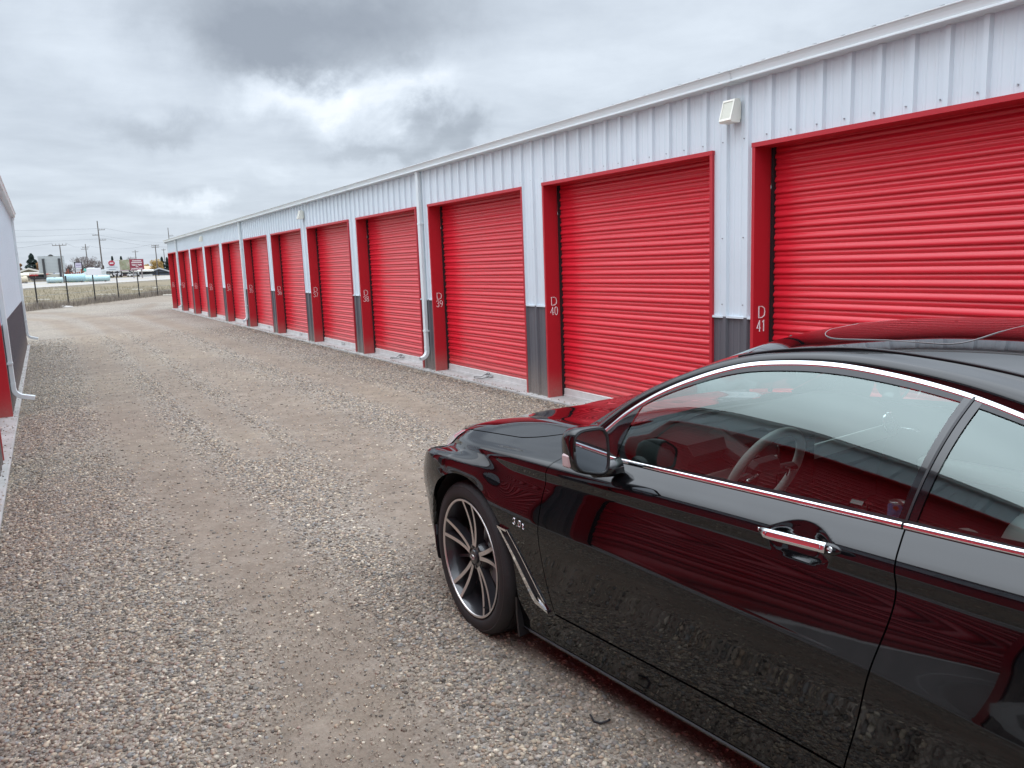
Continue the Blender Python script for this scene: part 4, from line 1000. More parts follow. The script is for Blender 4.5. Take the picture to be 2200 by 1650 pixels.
# feature lines against s = distance behind the front axle
zcr = spl([-.87,-.78,-.65,-.5,-.32,-.13,.16,.38,.58,.9,1.22,1.5,1.8,2.2,2.6,3.0,3.4,3.7,3.82], [.50,.62,.715,.765,.800,.820,.845,.859,.866,.876,.883,.889,.890,.896,.915,.928,.925,.90,.86])
wcr = spl([-.87,-.78,-.65,-.5,-.32,-.13,.16,.38,.58,.9,1.5,2.2,2.6,2.9,3.3,3.65,3.82], [.30,.46,.58,.655,.735,.80,.862,.886,.895,.900,.900,.908,.922,.918,.872,.78,.66])
zl = spl([-.87,-.7,-.5,-.3,.0,.25,.55,.9,1.14,1.33,1.63,1.87,2.2,2.6,3.0,3.82], [.44,.58,.66,.70,.69,.672,.662,.661,.653,.645,.636,.628,.598,.58,.60,.64])
wl = spl([-.87,-.8,-.7,-.55,-.4,-.25,-.05,.16,.4,.6,1.0,1.5,2.2,2.6,2.9,3.3,3.65,3.82], [.38,.52,.66,.79,.862,.897,.915,.923,.927,.929,.930,.931,.938,.949,.948,.91,.82,.70])
w0 = spl([-.87,-.7,-.5,-.375,.35,.8,1.5,2.3,2.9,3.4,3.82], [.36,.58,.74,.832,.872,.870,.868,.880,.87,.80,.62])
z0 = spl([-.87,-.6,-.375,.35,.6,1.5,2.4,2.9,3.5,3.82], [.26,.21,.215,.150,.148,.148,.152,.19,.24,.30])
zb = spl([-.87,-.80,-.70,-.62,-.45,-.3,-.1,.2,.4,.62,.85,1.44,1.88,2.16,2.6,3.0,3.5,3.82], [.52,.645,.735,.778,.815,.845,.870,.893,.907,.925,.936,.952,.963,.971,.99,1.006,.99,.93])
wb = spl([-.87,-.80,-.70,-.62,-.45,-.3,-.1,.2,.4,.62,.75,.85,1.0,1.44,1.88,2.16,2.6,3.0,3.5,3.82], [.16,.30,.40,.47,.60,.672,.712,.725,.735,.766,.790,.808,.816,.819,.824,.829,.834,.82,.74,.58])
zri = spl([-.87,-.80,-.70,-.62,-.45,-.3,-.1,.1,.3,.62,.85], [.52,.65,.742,.785,.832,.868,.904,.926,.940,.965,.975])
wri = spl([-.87,-.80,-.70,-.62,-.45,-.3,-.1,.1,.3,.62,.85], [.12,.23,.31,.37,.465,.515,.545,.555,.565,.60,.62])
zce = spl([-.87,-.80,-.70,-.62,-.45,-.3,-.1,.1,.3,.62,.85], [.52,.65,.745,.785,.832,.862,.892,.918,.942,.978,.99])
dp = spl([-.87,.1,.35,.6,3.82], [.0,.0,.003,.006,.006])
def ctrl(s):
    s = np.asarray(s, float); C_ = []
    W0, Z0, WL, ZL, WC, ZC, WB, ZB = w0(s), z0(s), wl(s), zl(s), wcr(s), zcr(s), wb(s), zb(s)
    add = lambda w, z: C_.append(np.stack([w, z], -1))
    add(W0-.07, Z0+.003); add(W0, Z0); add(W0+.010, Z0+.045)
    z3 = Z0+.155; add(np.minimum(WL-.022, W0+.036), z3)
    add(WL-.009, z3+.5*(ZL-z3)); add(WL, ZL-.009); add(WL-.0022, ZL+.006)
    k = (WL-WC)
    f = np.clip((.36-s)/.26, 0, 1); f = f*f*(3-2*f); f = f*np.clip((s+.75)/.3, 0, 1); mixf = lambda a, b: a+(b-a)*f
    add(mixf(WL-.60*k, WL-.016), mixf(ZL+.48*(ZC-ZL), ZL+.62*(ZC-ZL))); add(mixf(WC+.06*k-dp(s)*.2, WC+.0035), mixf(ZC-.055*np.clip((ZC-ZL)/.2, .3, 1), ZC-.013)); add(WC, ZC-.007); add(WC-.006, ZC+.004)
    add(.5*(WC+WB)-.001, .5*(ZC+ZB)+.0045); add(WB, ZB)
    WR, ZR, ZE = wri(s), zri(s), zce(s)
    add(WR, ZR); add(WR*.66, ZR+(ZE-ZR)*.45-.007); add(WR*.33, ZE-.003); add(np.zeros_like(s), ZE); add(-WR*.33, ZE-.003)
    return np.stack(C_, -2)      # (..., 18, 2)
def S(s, t):
    s, t = np.broadcast_arrays(np.asarray(s, float), np.asarray(t, float)); p = ctrl(s)
    d = np.linalg.norm(np.diff(p, axis=-2), axis=-1)+1e-6
    sl_ = np.diff(p, axis=-2)/d[..., None]
    m = np.zeros_like(p); m[..., 0, :] = sl_[..., 0, :]; m[..., -1, :] = sl_[..., -1, :]
    m[..., 1:-1, :] = (sl_[..., :-1, :]*d[..., 1:, None]+sl_[..., 1:, :]*d[..., :-1, None])/(d[..., 1:]+d[..., :-1])[..., None]
    i = np.clip(np.floor(t).astype(int), 0, 15); f = t-i
    g = lambda a, k: np.take_along_axis(a, k[..., None, None].repeat(2, -1), -2)[..., 0, :]
    di = np.take_along_axis(d, i[..., None], -1)[..., 0][..., None]; f = f[..., None]; f2, f3 = f*f, f*f*f
    q = (2*f3-3*f2+1)*g(p, i)+(f3-2*f2+f)*di*g(m, i)+(-2*f3+3*f2)*g(p, i+1)+(f3-f2)*di*g(m, i+1)
    return np.stack([q[..., 0], -s, q[..., 1]], -1)
def t_of_z(s, z, lo=1.0, hi=12.0):
    s = np.asarray(s, float); lo = np.full(s.shape, lo); hi = np.full(s.shape, hi); z = np.broadcast_to(np.asarray(z, float), s.shape)
    for _ in range(40):
        md = (lo+hi)/2; b = S(s, md)[..., 2] < z; lo = np.where(b, md, lo); hi = np.where(b, hi, md)
    return (lo+hi)/2
def normals_of(fn, a, b, e=2e-3):
    pa = fn(a+e, b)-fn(a-e, b); pb = fn(a, b+e)-fn(a, b-e); n = np.cross(pa, pb)
    return n/(np.linalg.norm(n, axis=-1, keepdims=True)+1e-12)
class Patch:
    """collects grids of surface points with exact normals; mirrored for either side"""
    def __init__(s): s.V = []; s.N = []; s.F = []
    def grid(s, P, Nn, ref=None, flange=0.0, sides=(1, 1, 1, 1)):
        r, c = P.shape[:2]; Pf = P.reshape(-1, 3); Nf = Nn.reshape(-1, 3).copy()
        out = Pf-(np.array([0, -1.4, .55]) if ref is None else np.array(ref)); sg = np.sign((out*Nf).sum(1).mean() or 1)
        Nf *= sg; b = len(s.V); s.V += list(Pf); s.N += list(Nf)
        f = [(b+i*c+j, b+i*c+j+1, b+(i+1)*c+j+1, b+(i+1)*c+j) for i in range(r-1) for j in range(c-1)]
        k = (r//2)*c+c//2; q = [Pf[x] for x in (k, k+1 if (c//2) < c-1 else k-1, k+c if (r//2) < r-1 else k-c)]
        # winding from the middle cell
        i0, j0 = min(r//2, r-2), min(c//2, c-2); A, B_, D_ = P[i0, j0], P[i0, j0+1], P[i0+1, j0]
        flip = np.cross(B_-A, D_-A)@Nf[i0*c+j0] < 0
        if flip: f = [tuple(reversed(x)) for x in f]
        s.F += f
        if flange:
            Nr = Nf.reshape(r, c, 3); loops = []
            if sides[0]: loops.append([(0, j) for j in range(c)])
            if sides[1]: loops.append([(r-1, j) for j in range(c)])
            if sides[2]: loops.append([(i, 0) for i in range(r)])
            if sides[3]: loops.append([(i, c-1) for i in range(r)])
            for lp in loops:
                b = len(s.V); nn = len(lp)
                for (i, j) in lp: s.V.append(P[i, j]); 
                for (i, j) in lp: s.V.append(P[i, j]-Nr[i, j]*flange)
                # flange normals face the gap
                i, j = lp[nn//2]; ci, cj = r//2, c//2; dirn = P[i, j]-P[ci, cj]; dirn = dirn/(np.linalg.norm(dirn)+1e-9)
                s.N += [dirn]*(2*nn)
                for k in range(nn-1):
                    q = (b+k, b+k+1, b+nn+k+1, b+nn+k); a_ = np.cross(s.V[q[1]]-s.V[q[0]], s.V[q[3]]-s.V[q[0]])
                    s.F.append(q if a_@dirn > 0 else tuple(reversed(q)))
        return s
    def build(s, name, m, parent, side=1, **k):
        V = np.array(s.V)*np.array([side, 1, 1]); N_ = np.array(s.N)*np.array([side, 1, 1]); Fc = s.F if side > 0 else [tuple(reversed(f)) for f in s.F]
        return mesh_obj(name, V, Fc, m, parent, True, N_, **k)
def patch_st(sa, sb, ts, nc, ta=None, tb=None, disp=None):
    """rows follow t (array ts, 0..1 remapped onto ta(s)..tb(s) when given); columns run from sa(t) to sb(t)"""
    u = np.linspace(0, 1, nc)[None, :]; T = np.asarray(ts, float)[:, None]+0*u
    s = sa(T)+(sb(T)-sa(T))*u
    if ta is not None: T = ta(s)+(tb(s)-ta(s))*T
    fn = S if disp is None else disp
    return fn(s, T), normals_of(fn, s, T)
def dense(a, b, n, extra=()):
    return np.unique(np.concatenate([np.linspace(a, b, n)]+[np.linspace(max(a, c-.5), min(b, c+.5), 9) for c in extra if a-.4 < c < b+.4]))

# materials
MT['paint'] = mat('black_car_paint', (.0030, .0030, .0036), .5, spec=0.0, coat=1.0, coat_rough=.018, var=(3.0, .6))
MT['paint'].node_tree.nodes['Principled BSDF'].inputs['Coat IOR'].default_value = 1.55
MT['chrome'] = mat('chrome', (.80, .81, .83), .06, metal=1.0)
MT['satin'] = mat('machined_alloy', (.66, .62, .60), .30, metal=.9)
MT['wheelblack'] = mat('dark_grey_wheel_paint', (.022, .022, .026), .30, coat=.6)
MT['tyre'] = mat('tyre_rubber', (.018, .018, .019), .72, bump=(90, .1, .002), var=(5, .3))
MT['plastic'] = mat('black_plastic', (.014, .014, .015), .5)
MT['gloss_black'] = mat('gloss_black', (.006, .006, .007), .08, coat=.5)
MT['rubber'] = mat('rubber_seal', (.016, .016, .018), .45)
MT['cabin_dark'] = mat('dark_cabin_trim', (.030, .030, .033), .55)
MT['cabin_light'] = mat('pale_grey_leather', (.50, .52, .51), .5, bump=(70, .15, .003))
MT['mirror'] = mat('mirror_glass', (.62, .66, .70), .0, metal=1.0)
MT['disc'] = mat('brake_disc', (.35, .33, .32), .35, metal=.9)
MT['caliper'] = mat('grey_caliper', (.13, .14, .15), .4)
MT['liner'] = mat('wheel_arch_felt', (.010, .010, .011), .9)
def glass(name, tint, ior=1.66, rough=0.0):
    m = bpy.data.materials.new(name); m.use_nodes = True; t = m.node_tree; t.nodes.clear()
    o = nd(t, 'ShaderNodeOutputMaterial'); mx_ = nd(t, 'ShaderNodeMixShader'); fr = nd(t, 'ShaderNodeFresnel'); fr.inputs[0].default_value = ior
    tr = nd(t, 'ShaderNodeBsdfTransparent'); tr.inputs[0].default_value = (*tint, 1); gl = nd(t, 'ShaderNodeBsdfGlossy'); gl.inputs['Roughness'].default_value = rough; gl.inputs[0].default_value = (.86, 1.0, .96, 1)
    f2 = mth(t, 'MULTIPLY', fr.outputs[0], 1.9, clamp=True)
    lk(t, f2, mx_.inputs[0]); lk(t, tr.outputs[0], mx_.inputs[1]); lk(t, gl.outputs[0], mx_.inputs[2]); lk(t, mx_.outputs[0], o.inputs[0]); return m
MT['side_glass'] = glass('side_window_glass', (.60, .67, .64)); MT['screen'] = glass('windscreen_glass', (.62, .70, .67)); MT['dark_glass'] = glass('tinted_glass', (.10, .11, .12))
MT['lens'] = glass('lamp_cover', (.85, .87, .9), 1.5)

AR, AZ = .377, .350    # wheel arch radius and centre height
WB = 2.85
def z_arch(s, c=0.0): return AZ+np.sqrt(np.maximum(AR*AR-(s-c)**2, 0))
GAP = .0045
# door shut lines (s against height)
dfz = spl([.15,.30,.48,.642,.80,.866,.94,1.0], [.66,.618,.566,.556,.568,.578,.625,.68])
drz = spl([.15,.30,.45,.63,.82,.967,1.0], [1.765,1.80,1.838,1.876,1.915,1.892,1.885])
def s_line(fz, off=0.0):
    def f(T):
        s = np.full(T.shape, float(fz(.6)))
        for _ in range(6): s = fz(S(s, T)[..., 2])
        return s+off
    return f
TSIDE = dense(3.03, 11.97, 58, (5.5, 9.5))
HC = (1.650, .872, .105, .058)      # handle bowl: s, z, half sizes
def door_surf(s, t):
    P = S(s, t); r2 = ((s-HC[0])/HC[2])**2+((P[..., 2]-HC[1])/HC[3])**2; k = np.clip(1-r2, 0, 1); d = .024*(k*k*(3-2*k))
    P = P.copy(); P[..., 0] -= d; return P
BODY = {}
for side in (-1, 1):
    # front wing: over the arch, behind the arch
    fd = Patch()
    tgap = lambda s: 12.0-.03+1.0*np.clip((s-.16)/.34, 0, 1)**1.6*0.92
    P, N_ = patch_st(lambda T: -.375+0*T, lambda T: .374+0*T, np.linspace(0, 1, 60), 56, lambda s: t_of_z(s, np.minimum(z_arch(s)+1e-4, zcr(s)-.03)), tgap); fd.grid(P, N_, flange=.02, sides=(1, 1, 1, 0))
    ts = dense(0, 11.97, 70, (5.5, 9.5)); fs = s_line(dfz, -GAP/2)
    P, N_ = patch_st(lambda T: .374+0*T, fs, ts, 22); fd.grid(P, N_, flange=.02, sides=(1, 0, 1, 1))
    # top of the wing back to the cowl
    P, N_ = patch_st(lambda T: .374+0*T, lambda T: .62+0*T, np.linspace(0, 1, 24), 16, lambda s: 11.97+0*s, tgap); fd.grid(P, N_, flange=.02, sides=(0, 1, 0, 1))
    P, N_ = patch_st(lambda T: fs(11.9+0*T)-.0, lambda T: .66+0*T, np.linspace(0, 1, 8), 8, lambda s: 11.95+0*s, lambda s: 12.0+0*s); fd.grid(P, N_)
    fd.build('fender', MT['paint'], CAR, side)
    dr = Patch(); P, N_ = patch_st(s_line(dfz, GAP/2), s_line(drz, -GAP/2), TSIDE, 170, disp=door_surf); dr.grid(P, N_, flange=.02)
    BODY['door', side] = dr.build('door', MT['paint'], CAR, side)
    sl2 = Patch(); P, N_ = patch_st(lambda T: .374+0*T+.03*np.clip(T-1, 0, 2), lambda T: 2.47+0*T, np.linspace(0, 2.97, 26), 60); sl2.grid(P, N_, flange=.02, sides=(1, 1, 0, 1)); 
    fsx = s_line(dfz, 0)
    sl2.build('rocker_panel', MT['paint'], CAR, side)
    qp = Patch(); ds = s_line(drz, GAP/2)
    P, N_ = patch_st(ds, lambda T: 2.472+0*T, dense(3.0, 12, 60, (5.5, 9.5)), 34); qp.grid(P, N_, flange=.02, sides=(1, 0, 1, 0))
    P, N_ = patch_st(lambda T: 2.472+0*T, lambda T: 3.228+0*T, np.linspace(0, 1, 50), 44, lambda s: t_of_z(s, z_arch(s, WB)+1e-4), lambda s: 12.0+0*s); qp.grid(P, N_, flange=.02, sides=(1, 0, 0, 0))
    P, N_ = patch_st(lambda T: 3.228+0*T, lambda T: 3.82+0*T, dense(0, 12, 60, (5.5, 9.5)), 30); qp.grid(P, N_)
    qp.build('rear_quarter_panel', MT['paint'], CAR, side)
    fb = Patch(); P, N_ = patch_st(lambda T: -.87+0*T, lambda T: -.3765+0*T, dense(0, 12, 64, (5.5, 9.5)), 34); fb.grid(P, N_, flange=.02, sides=(0, 0, 0, 1))
    BODY['fb', side] = fb
    # black strips behind the shut lines keep the gaps dark
    gp_ = Patch()
    for fz, ta, tb in ((dfz, .2, 12.0), (drz, 2.5, 12.0)):
        f0 = s_line(fz, -.025); f1 = s_line(fz, .025); P, N_ = patch_st(f0, f1, dense(ta, tb, 40), 4); gp_.grid(P-N_*.021*np.sign((N_[..., :1])), N_)
    P, N_ = patch_st(lambda T: .40+0*T, lambda T: 2.46+0*T, np.linspace(2.8, 3.2, 4), 30); gp_.grid(P-N_*.021*np.sign(N_[..., :1]), N_)
    P, N_ = patch_st(lambda T: -.45+0*T, lambda T: .60+0*T, np.linspace(0, 1, 4), 40, lambda s: tgap(s)-.22, lambda s: tgap(s)+.28); gp_.grid(P-np.array([0, 0, .022]), N_)
    gp_.build('shut_line_backing', MT['rubber'], CAR, side)
    # arch liners
    for c in (0.0, WB):
        lb = MB(); n = 40; th = np.linspace(-.35, pi+(-.12 if c == 0 else .35), n); V = []
        for x in (.848, .60):
            for a in th: V.append((x, -(c+(AR+.014)*cos(a)), AZ+(AR+.014)*sin(a)))
        lb.add(V, [(i, i+1, n+i+1, n+i) for i in range(n-1)])
        lb.add([(.60, -(c+(AR+.02)*cos(a)), AZ+(AR+.02)*sin(a)) for a in th], [tuple(range(n))])
        lb.v = [(x*side, y, z) for x, y, z in lb.v]; lb.build('wheel_arch_liner', MT['liner'], CAR)

for side in (-1, 1):
    BODY['fb', side].build('front_bumper', MT['paint'], CAR, side)
# bonnet, both halves in one sheet
hd = Patch()
def hood_patch(side):
    tg2 = lambda s: 12.03+1.0*np.clip((s-.16)/.34, 0, 1)**1.6*.92
    sfr = lambda T: np.interp(T, [12, 13, 14, 15, 16], [-.46, -.575, -.615, -.632, -.638])
    u = np.linspace(0, 1, 60)[None, :]; R_ = np.linspace(0, 1, 70)[:, None]
    Tn = 12.03+(16-12.03)*R_; s = sfr(Tn)+(.56-sfr(Tn))*u; s = s+0*R_
    T = tg2(s)+(16-tg2(s))*R_
    P = S(s, T); n = normals_of(S, s, T); m = np.array([side, 1, 1]); return P*m, n*m
for side in (-1, 1):
    P, N_ = hood_patch(side); hd.grid(P, N_, ref=(0, 0, -5), flange=.02, sides=(1, 0, 1, 1))
hd.build('hood', MT['paint'], CAR)
# nose top between bonnet and bumper
ns = Patch()
for side in (-1, 1):
    sfr = lambda T: np.interp(T, [12, 13, 14, 15, 16], [-.463, -.578, -.618, -.635, -.641])
    P, N_ = patch_st(lambda T: -.87+0*T, sfr, np.linspace(12.0, 16, 30), 16); m = np.array([side, 1, 1]); ns.grid(P*m, N_*m, ref=(0, 0, .2))
    # nose face
ns.build('front_grille_surround', MT['paint'], CAR)
nf = MB(); nf.bbox((-.40, .862, .24), (.40, .872, .52), .004); nf.build('front_grille', MT['plastic'], CAR)
# headlamps sit on the front corners
for side in (-1, 1):
    hl = Patch(); P, N_ = patch_st(lambda T: -.70+.03*(T-7.2), lambda T: -.405+.022*(T-7.2), np.linspace(7.2, 11.6, 30), 24); N_ = N_*np.sign((N_*np.array([1, .3, .3])).sum(-1, keepdims=True))
    hl.grid(P+N_*.004, N_); hl.build('headlight', mat('headlamp_lens', (.62, .64, .67), .08, coat=1), CAR, side)

# ------------------------------------------------------------ greenhouse
ctw = spl([.60,.66,.79,.86,.943,1.115,1.27,1.425,1.573,1.708,1.835,1.935,2.06,2.3,2.55,2.8,2.9], [.790,.790,.778,.765,.737,.690,.646,.622,.613,.610,.614,.620,.634,.672,.730,.80,.826])
ctz = spl([.60,.66,.79,.86,.943,1.115,1.27,1.425,1.573,1.708,1.835,1.935,2.06,2.3,2.55,2.8,2.9], [.926,.930,1.030,1.087,1.146,1.232,1.284,1.304,1.308,1.298,1.282,1.264,1.233,1.160,1.080,1.022,1.012])
dtw = spl([.50,.664,.77,.881,1.018,1.21,1.45,1.6,1.8,2.02,2.3,2.6,2.9,3.1], [.735,.712,.690,.662,.622,.575,.548,.540,.545,.555,.585,.63,.69,.73])
dtz = spl([.50,.664,.77,.881,1.018,1.21,1.45,1.6,1.8,2.02,2.3,2.6,2.9,3.1], [.945,1.036,1.104,1.172,1.238,1.306,1.344,1.352,1.344,1.318,1.258,1.165,1.065,1.01])
def G(s, v):
    s, v = np.broadcast_arrays(np.asarray(s, float), np.asarray(v, float)); b = np.stack([wb(s), zb(s)], -1); c = np.stack([ctw(s), ctz(s)], -1); q = b+(c-b)*v[..., None]
    ch = c-b; L_ = np.linalg.norm(ch, axis=-1); nrm_ = np.stack([ch[..., 1], -ch[..., 0]], -1)/(L_[..., None]+1e-6)
    q = q+nrm_*(.085*L_*4*v*(1-v)*.9)[..., None]
    return np.stack([q[..., 0], -s, q[..., 1]], -1)
def RL(s, v):
    s, v = np.broadcast_arrays(np.asarray(s, float), np.asarray(v, float)); b = np.stack([ctw(s), ctz(s)], -1); c = np.stack([dtw(s), dtz(s)], -1); b = np.where((s < .66)[..., None], np.stack([wb(s), zb(s)], -1)*1.0, b)
    q = b+(c-b)*v[..., None]; ch = c-b; L_ = np.linalg.norm(ch, axis=-1); nrm_ = np.stack([ch[..., 1], -ch[..., 0]], -1)/(L_[..., None]+1e-6)
    q = q+nrm_*(.20*L_*6.75*v*(1-v)**2)[..., None]
    return np.stack([q[..., 0], -s, q[..., 1]], -1)
zrf = spl([.38,.6,.9,1.14,1.3,1.5,1.75,2.0,2.35,2.7,3.1,3.25], [.985,1.088,1.238,1.340,1.372,1.385,1.392,1.382,1.335,1.22,1.05,1.0])
def RF(s, x):     # roof skin: x = -1..1 across
    s, x = np.broadcast_arrays(np.asarray(s, float), np.asarray(x, float)); e = dtz(s); c = zrf(s)
    return np.stack([x*dtw(s), -s, e+(np.maximum(c, e)-e)*(1-np.abs(x)**2.3)], -1)
def WS(q, x):     # windscreen: q 0 base .. 1 header
    q, x = np.broadcast_arrays(np.asarray(q, float), np.asarray(x, float)); se = .52+(1.215-.52)*q; sc = .40+(1.15-.40)*q; s = se+(sc-se)*(1-x*x); e = dtz(se); c = zrf(sc)
    return np.stack([x*dtw(se)*.995, -s, e+(c-e)*(1-np.abs(x)**2.2)], -1)
def RW(q, x):
    q, x = np.broadcast_arrays(np.asarray(q, float), np.asarray(x, float)); se = 2.35+(3.05-2.35)*q; sc = 2.36+(3.24-2.36)*q; s = se+(sc-se)*(1-x*x); e = dtz(se); c = zrf(sc)
    return np.stack([x*dtw(se)*.99, -s, e+(c-e)*(1-np.abs(x)**2.2)], -1)
def gridpatch(fn, A, B_, ref=(0, -1.6, .6), off=0.0, **k):
    P = fn(A, B_); n = normals_of(fn, A+0*B_, B_+0*A); m = Patch()
    out = P-np.array(ref); n = n*np.sign((out*n).sum(-1, keepdims=True)); return m.grid(P+n*off, n, ref, **k)
def L2(a, b, n): return np.linspace(a, b, n)[:, None]
def L1(a, b, n): return np.linspace(a, b, n)[None, :]
for side in (-1, 1):
    # pillar and cant rail in body colour
    u = np.linspace(0, 1, 120)[:, None]; s = .50+(2.9-.50)*u; gridpatch(RL, s, L1(0.0, 1, 16)).build('roof_rail', MT['paint'], CAR, side)
    # door glass, sloping rear edge; quarter glass behind the narrow black post
    sB = lambda v: 1.876+.056*v
    v = L1(0, 1, 20); a = .665+(sB(v)-.665)*L2(0, 1, 70)
    # glass stops under the chrome
    v2 = .0+.975*v; gridpatch(G, a, v2).build('door_window', MT['side_glass'], CAR, side)
    a = (sB(v)+.030)+(2.86-sB(v)-.030)*L2(0, 1, 40); gridpatch(G, a, v2).build('quarter_window', MT['side_glass'], CAR, side)
    a = (sB(v)-.006)+.044*L2(0, 1, 6); gridpatch(G, a, v, off=.004).build('window_post', MT['gloss_black'], CAR, side)
    a = (sB(v)+.012)+.006*L2(0, 1, 4); gridpatch(G, a, v, off=.007).build('window_post_seal', MT['rubber'], CAR, side)
    # inner black band round the glass
    a = L2(.665, 2.86, 130); gridpatch(G, a, L1(.93, 1.0, 5), off=.0035).build('upper_window_seal', MT['rubber'], CAR, side)
    a = L2(.70, 2.84, 130); gridpatch(G, a, L1(.0, .045, 4), off=.005).build('belt_seal', MT['rubber'], CAR, side)
    # small black corner panel behind the mirror
    v = L1(0, 1, 10); a = (.66+.0*v)+((.862+.075*v)-.66)*L2(0, 1, 14)
    a = np.maximum(a, .665); gridpatch(G, a, np.minimum(v, 1)*.98+0*a, off=.0035).build('mirror_corner_panel', MT['gloss_black'], CAR, side)
    # chrome: upper strip and belt strip with rounded section
    def chrome_strip(fn_c, fn_n, ss, wid, hgt, name):
        C_ = fn_c(ss); N0 = fn_n(ss); T_ = np.gradient(C_, axis=0); T_ /= np.linalg.norm(T_, axis=1, keepdims=True); Bn = np.cross(T_, N0); Bn /= np.linalg.norm(Bn, axis=1, keepdims=True)
        th = np.linspace(0, pi, 11); P = C_[:, None]+Bn[:, None]*(np.cos(th)[None, :, None]*wid/2)+N0[:, None]*(np.sin(th)[None, :, None]**.8*hgt+.002)
        n = Bn[:, None]*(np.cos(th)[None, :, None]*hgt)+N0[:, None]*(np.sin(th)[None, :, None]*wid/2); n /= np.linalg.norm(n, axis=-1, keepdims=True)
        p = Patch(); p.grid(P, n); return p.build(name, MT['chrome'], CAR, side)
    def nG(v):
        def f(ss):
            n = normals_of(G, ss, v+0*ss); P = G(ss, v+0*ss); return n*np.sign((n*np.array([1., 0, .4])).sum(-1, keepdims=True))
        return f
    ss = np.linspace(.668, 2.86, 150)
    chrome_strip(lambda q: G(q, 1.0+0*q), nG(.98), ss, .021, .005, 'upper_chrome_trim')
    ss = np.linspace(.70, 1.884, 90); chrome_strip(lambda q: G(q, 0.0+0*q)+np.array([.0, 0, .002]), nG(.03), ss, .018, .006, 'belt_chrome_trim')
    ss = np.linspace(1.890, 2.86, 70); chrome_strip(lambda q: G(q, 0.0+0*q)+np.array([.0, 0, .002]), nG(.03), ss, .018, .006, 'belt_chrome_trim')
    # ditch moulding along the roof
    ss = np.linspace(1.20, 2.35, 80); C_ = RL(ss, 1.0+0*ss); mb = MB(); mb.tube([(c[0]*side, c[1], c[2]+.001) for c in C_], .0042, 6); mb.build('roof_ditch_moulding', MT['rubber'], CAR, smooth=True)
_x = L1(-1, 1, 60); _f = 1.222-.065*(1-_x*_x); gridpatch(RF, _f+(2.35-_f)*L2(0, 1, 80), _x).build('roof', MT['paint'], CAR)
gridpatch(WS, L2(0, 1, 40), L1(-1, 1, 50)).build('windshield', MT['screen'], CAR)
gridpatch(WS, L2(.965, 1.0, 6), L1(-1, 1, 50), off=.001).build('windshield_header', MT['gloss_black'], CAR)
gridpatch(RW, L2(0, 1, 30), L1(-1, 1, 40)).build('rear_window', MT['dark_glass'], CAR)
# cowl between bonnet and screen, boot lid and tail
cw = MB(); x = np.linspace(-.74, .74, 30)
V = [(q, -.545-.0*abs(q), .948-.05*(abs(q)/.74)**2+.012) for q in x]+[(q, -(.40+.14*(q/.74)**2+.02), float(.985-.055*(abs(q)/.74)**2)-.02) for q in x]
V = [(q, -.53, .950-.062*(abs(q)/.74)**2) for q in x]+[(q, -.66, .972-.062*(abs(q)/.74)**2) for q in x]
cw.add(V, [(i, i+1, 31+i, 30+i) for i in range(29)]); cw.build('cowl', MT['plastic'], CAR, smooth=True)
def BT(s, x):
    s, x = np.broadcast_arrays(np.asarray(s, float), np.asarray(x, float)); e = zb(s); return np.stack([x*wb(s), -s, e+.012*(1-x*x)], -1)
gridpatch(BT, L2(2.86, 3.82, 30), L1(-1, 1, 30), ref=(0, -3.3, .5)).build('trunk_lid', MT['paint'], CAR)
tl = MB(); tl.bbox((-.60, -3.835, .32), (.60, -3.80, .92), .02); tl.build('rear_bumper', MT['paint'], CAR)
for side in (-1, 1):
    q = MB(); a, c = sorted((side*.35, side*.66)); q.bbox((a, -3.848, .74), (c, -3.82, .86), .01); q.build('tail_light', mat('tail_lamp_red', (.35, .01, .015), .15, coat=1), CAR)
fl = MB(); fl.box((-.80, -3.7, .115), (.80, -.42, .20)); fl.box((-.55, -.42, .12), (.55, .62, .20)); fl.box((-.60, -3.6, .20), (.60, -2.35, .80)); fl.box((-.60, -.50, .20), (.60, .75, .62)); fl.build('underbody', MT['liner'], CAR)  # belly set low to block red bounce light from passing under the car

# sunroof with a pale seal, on the roof skin
def sunroof():
    n = 72; th = np.linspace(0, 2*pi, n, endpoint=False); cs, sn = np.cos(th), np.sin(th); ex = .28
    ux = np.sign(cs)*np.abs(cs)**ex; uy = np.sign(sn)*np.abs(sn)**ex
    def ring(k, up): 
        lat = .425*k*ux; s = 1.612+.213*k*uy-np.where(uy < 0, -uy, 0)*k*.13*(1-np.minimum(1, np.abs(lat/.425))**2); P = RF(s, lat/dtw(s)); P[:, 2] += up; return P
    p = Patch(); rs = [ring(k, .0015) for k in np.linspace(.02, 1, 14)]
    P = np.array([np.vstack([r, r[:1]]) for r in rs]); 
    lat = P[..., 0]; s = -P[..., 1]; n_ = normals_of(RF, s, lat/dtw(s)); n_ *= np.sign(n_[..., 2:3]); p.grid(P, n_); p.build('sunroof_glass', MT['paint'], CAR)
    mb = MB(); r = ring(1.008, .0008); mb.tube(list(r)+[r[0]], .0015, 6); mb.build('sunroof_seal', mat('pale_grey_seal', (.20, .19, .19), .4), CAR, smooth=True)
sunroof()

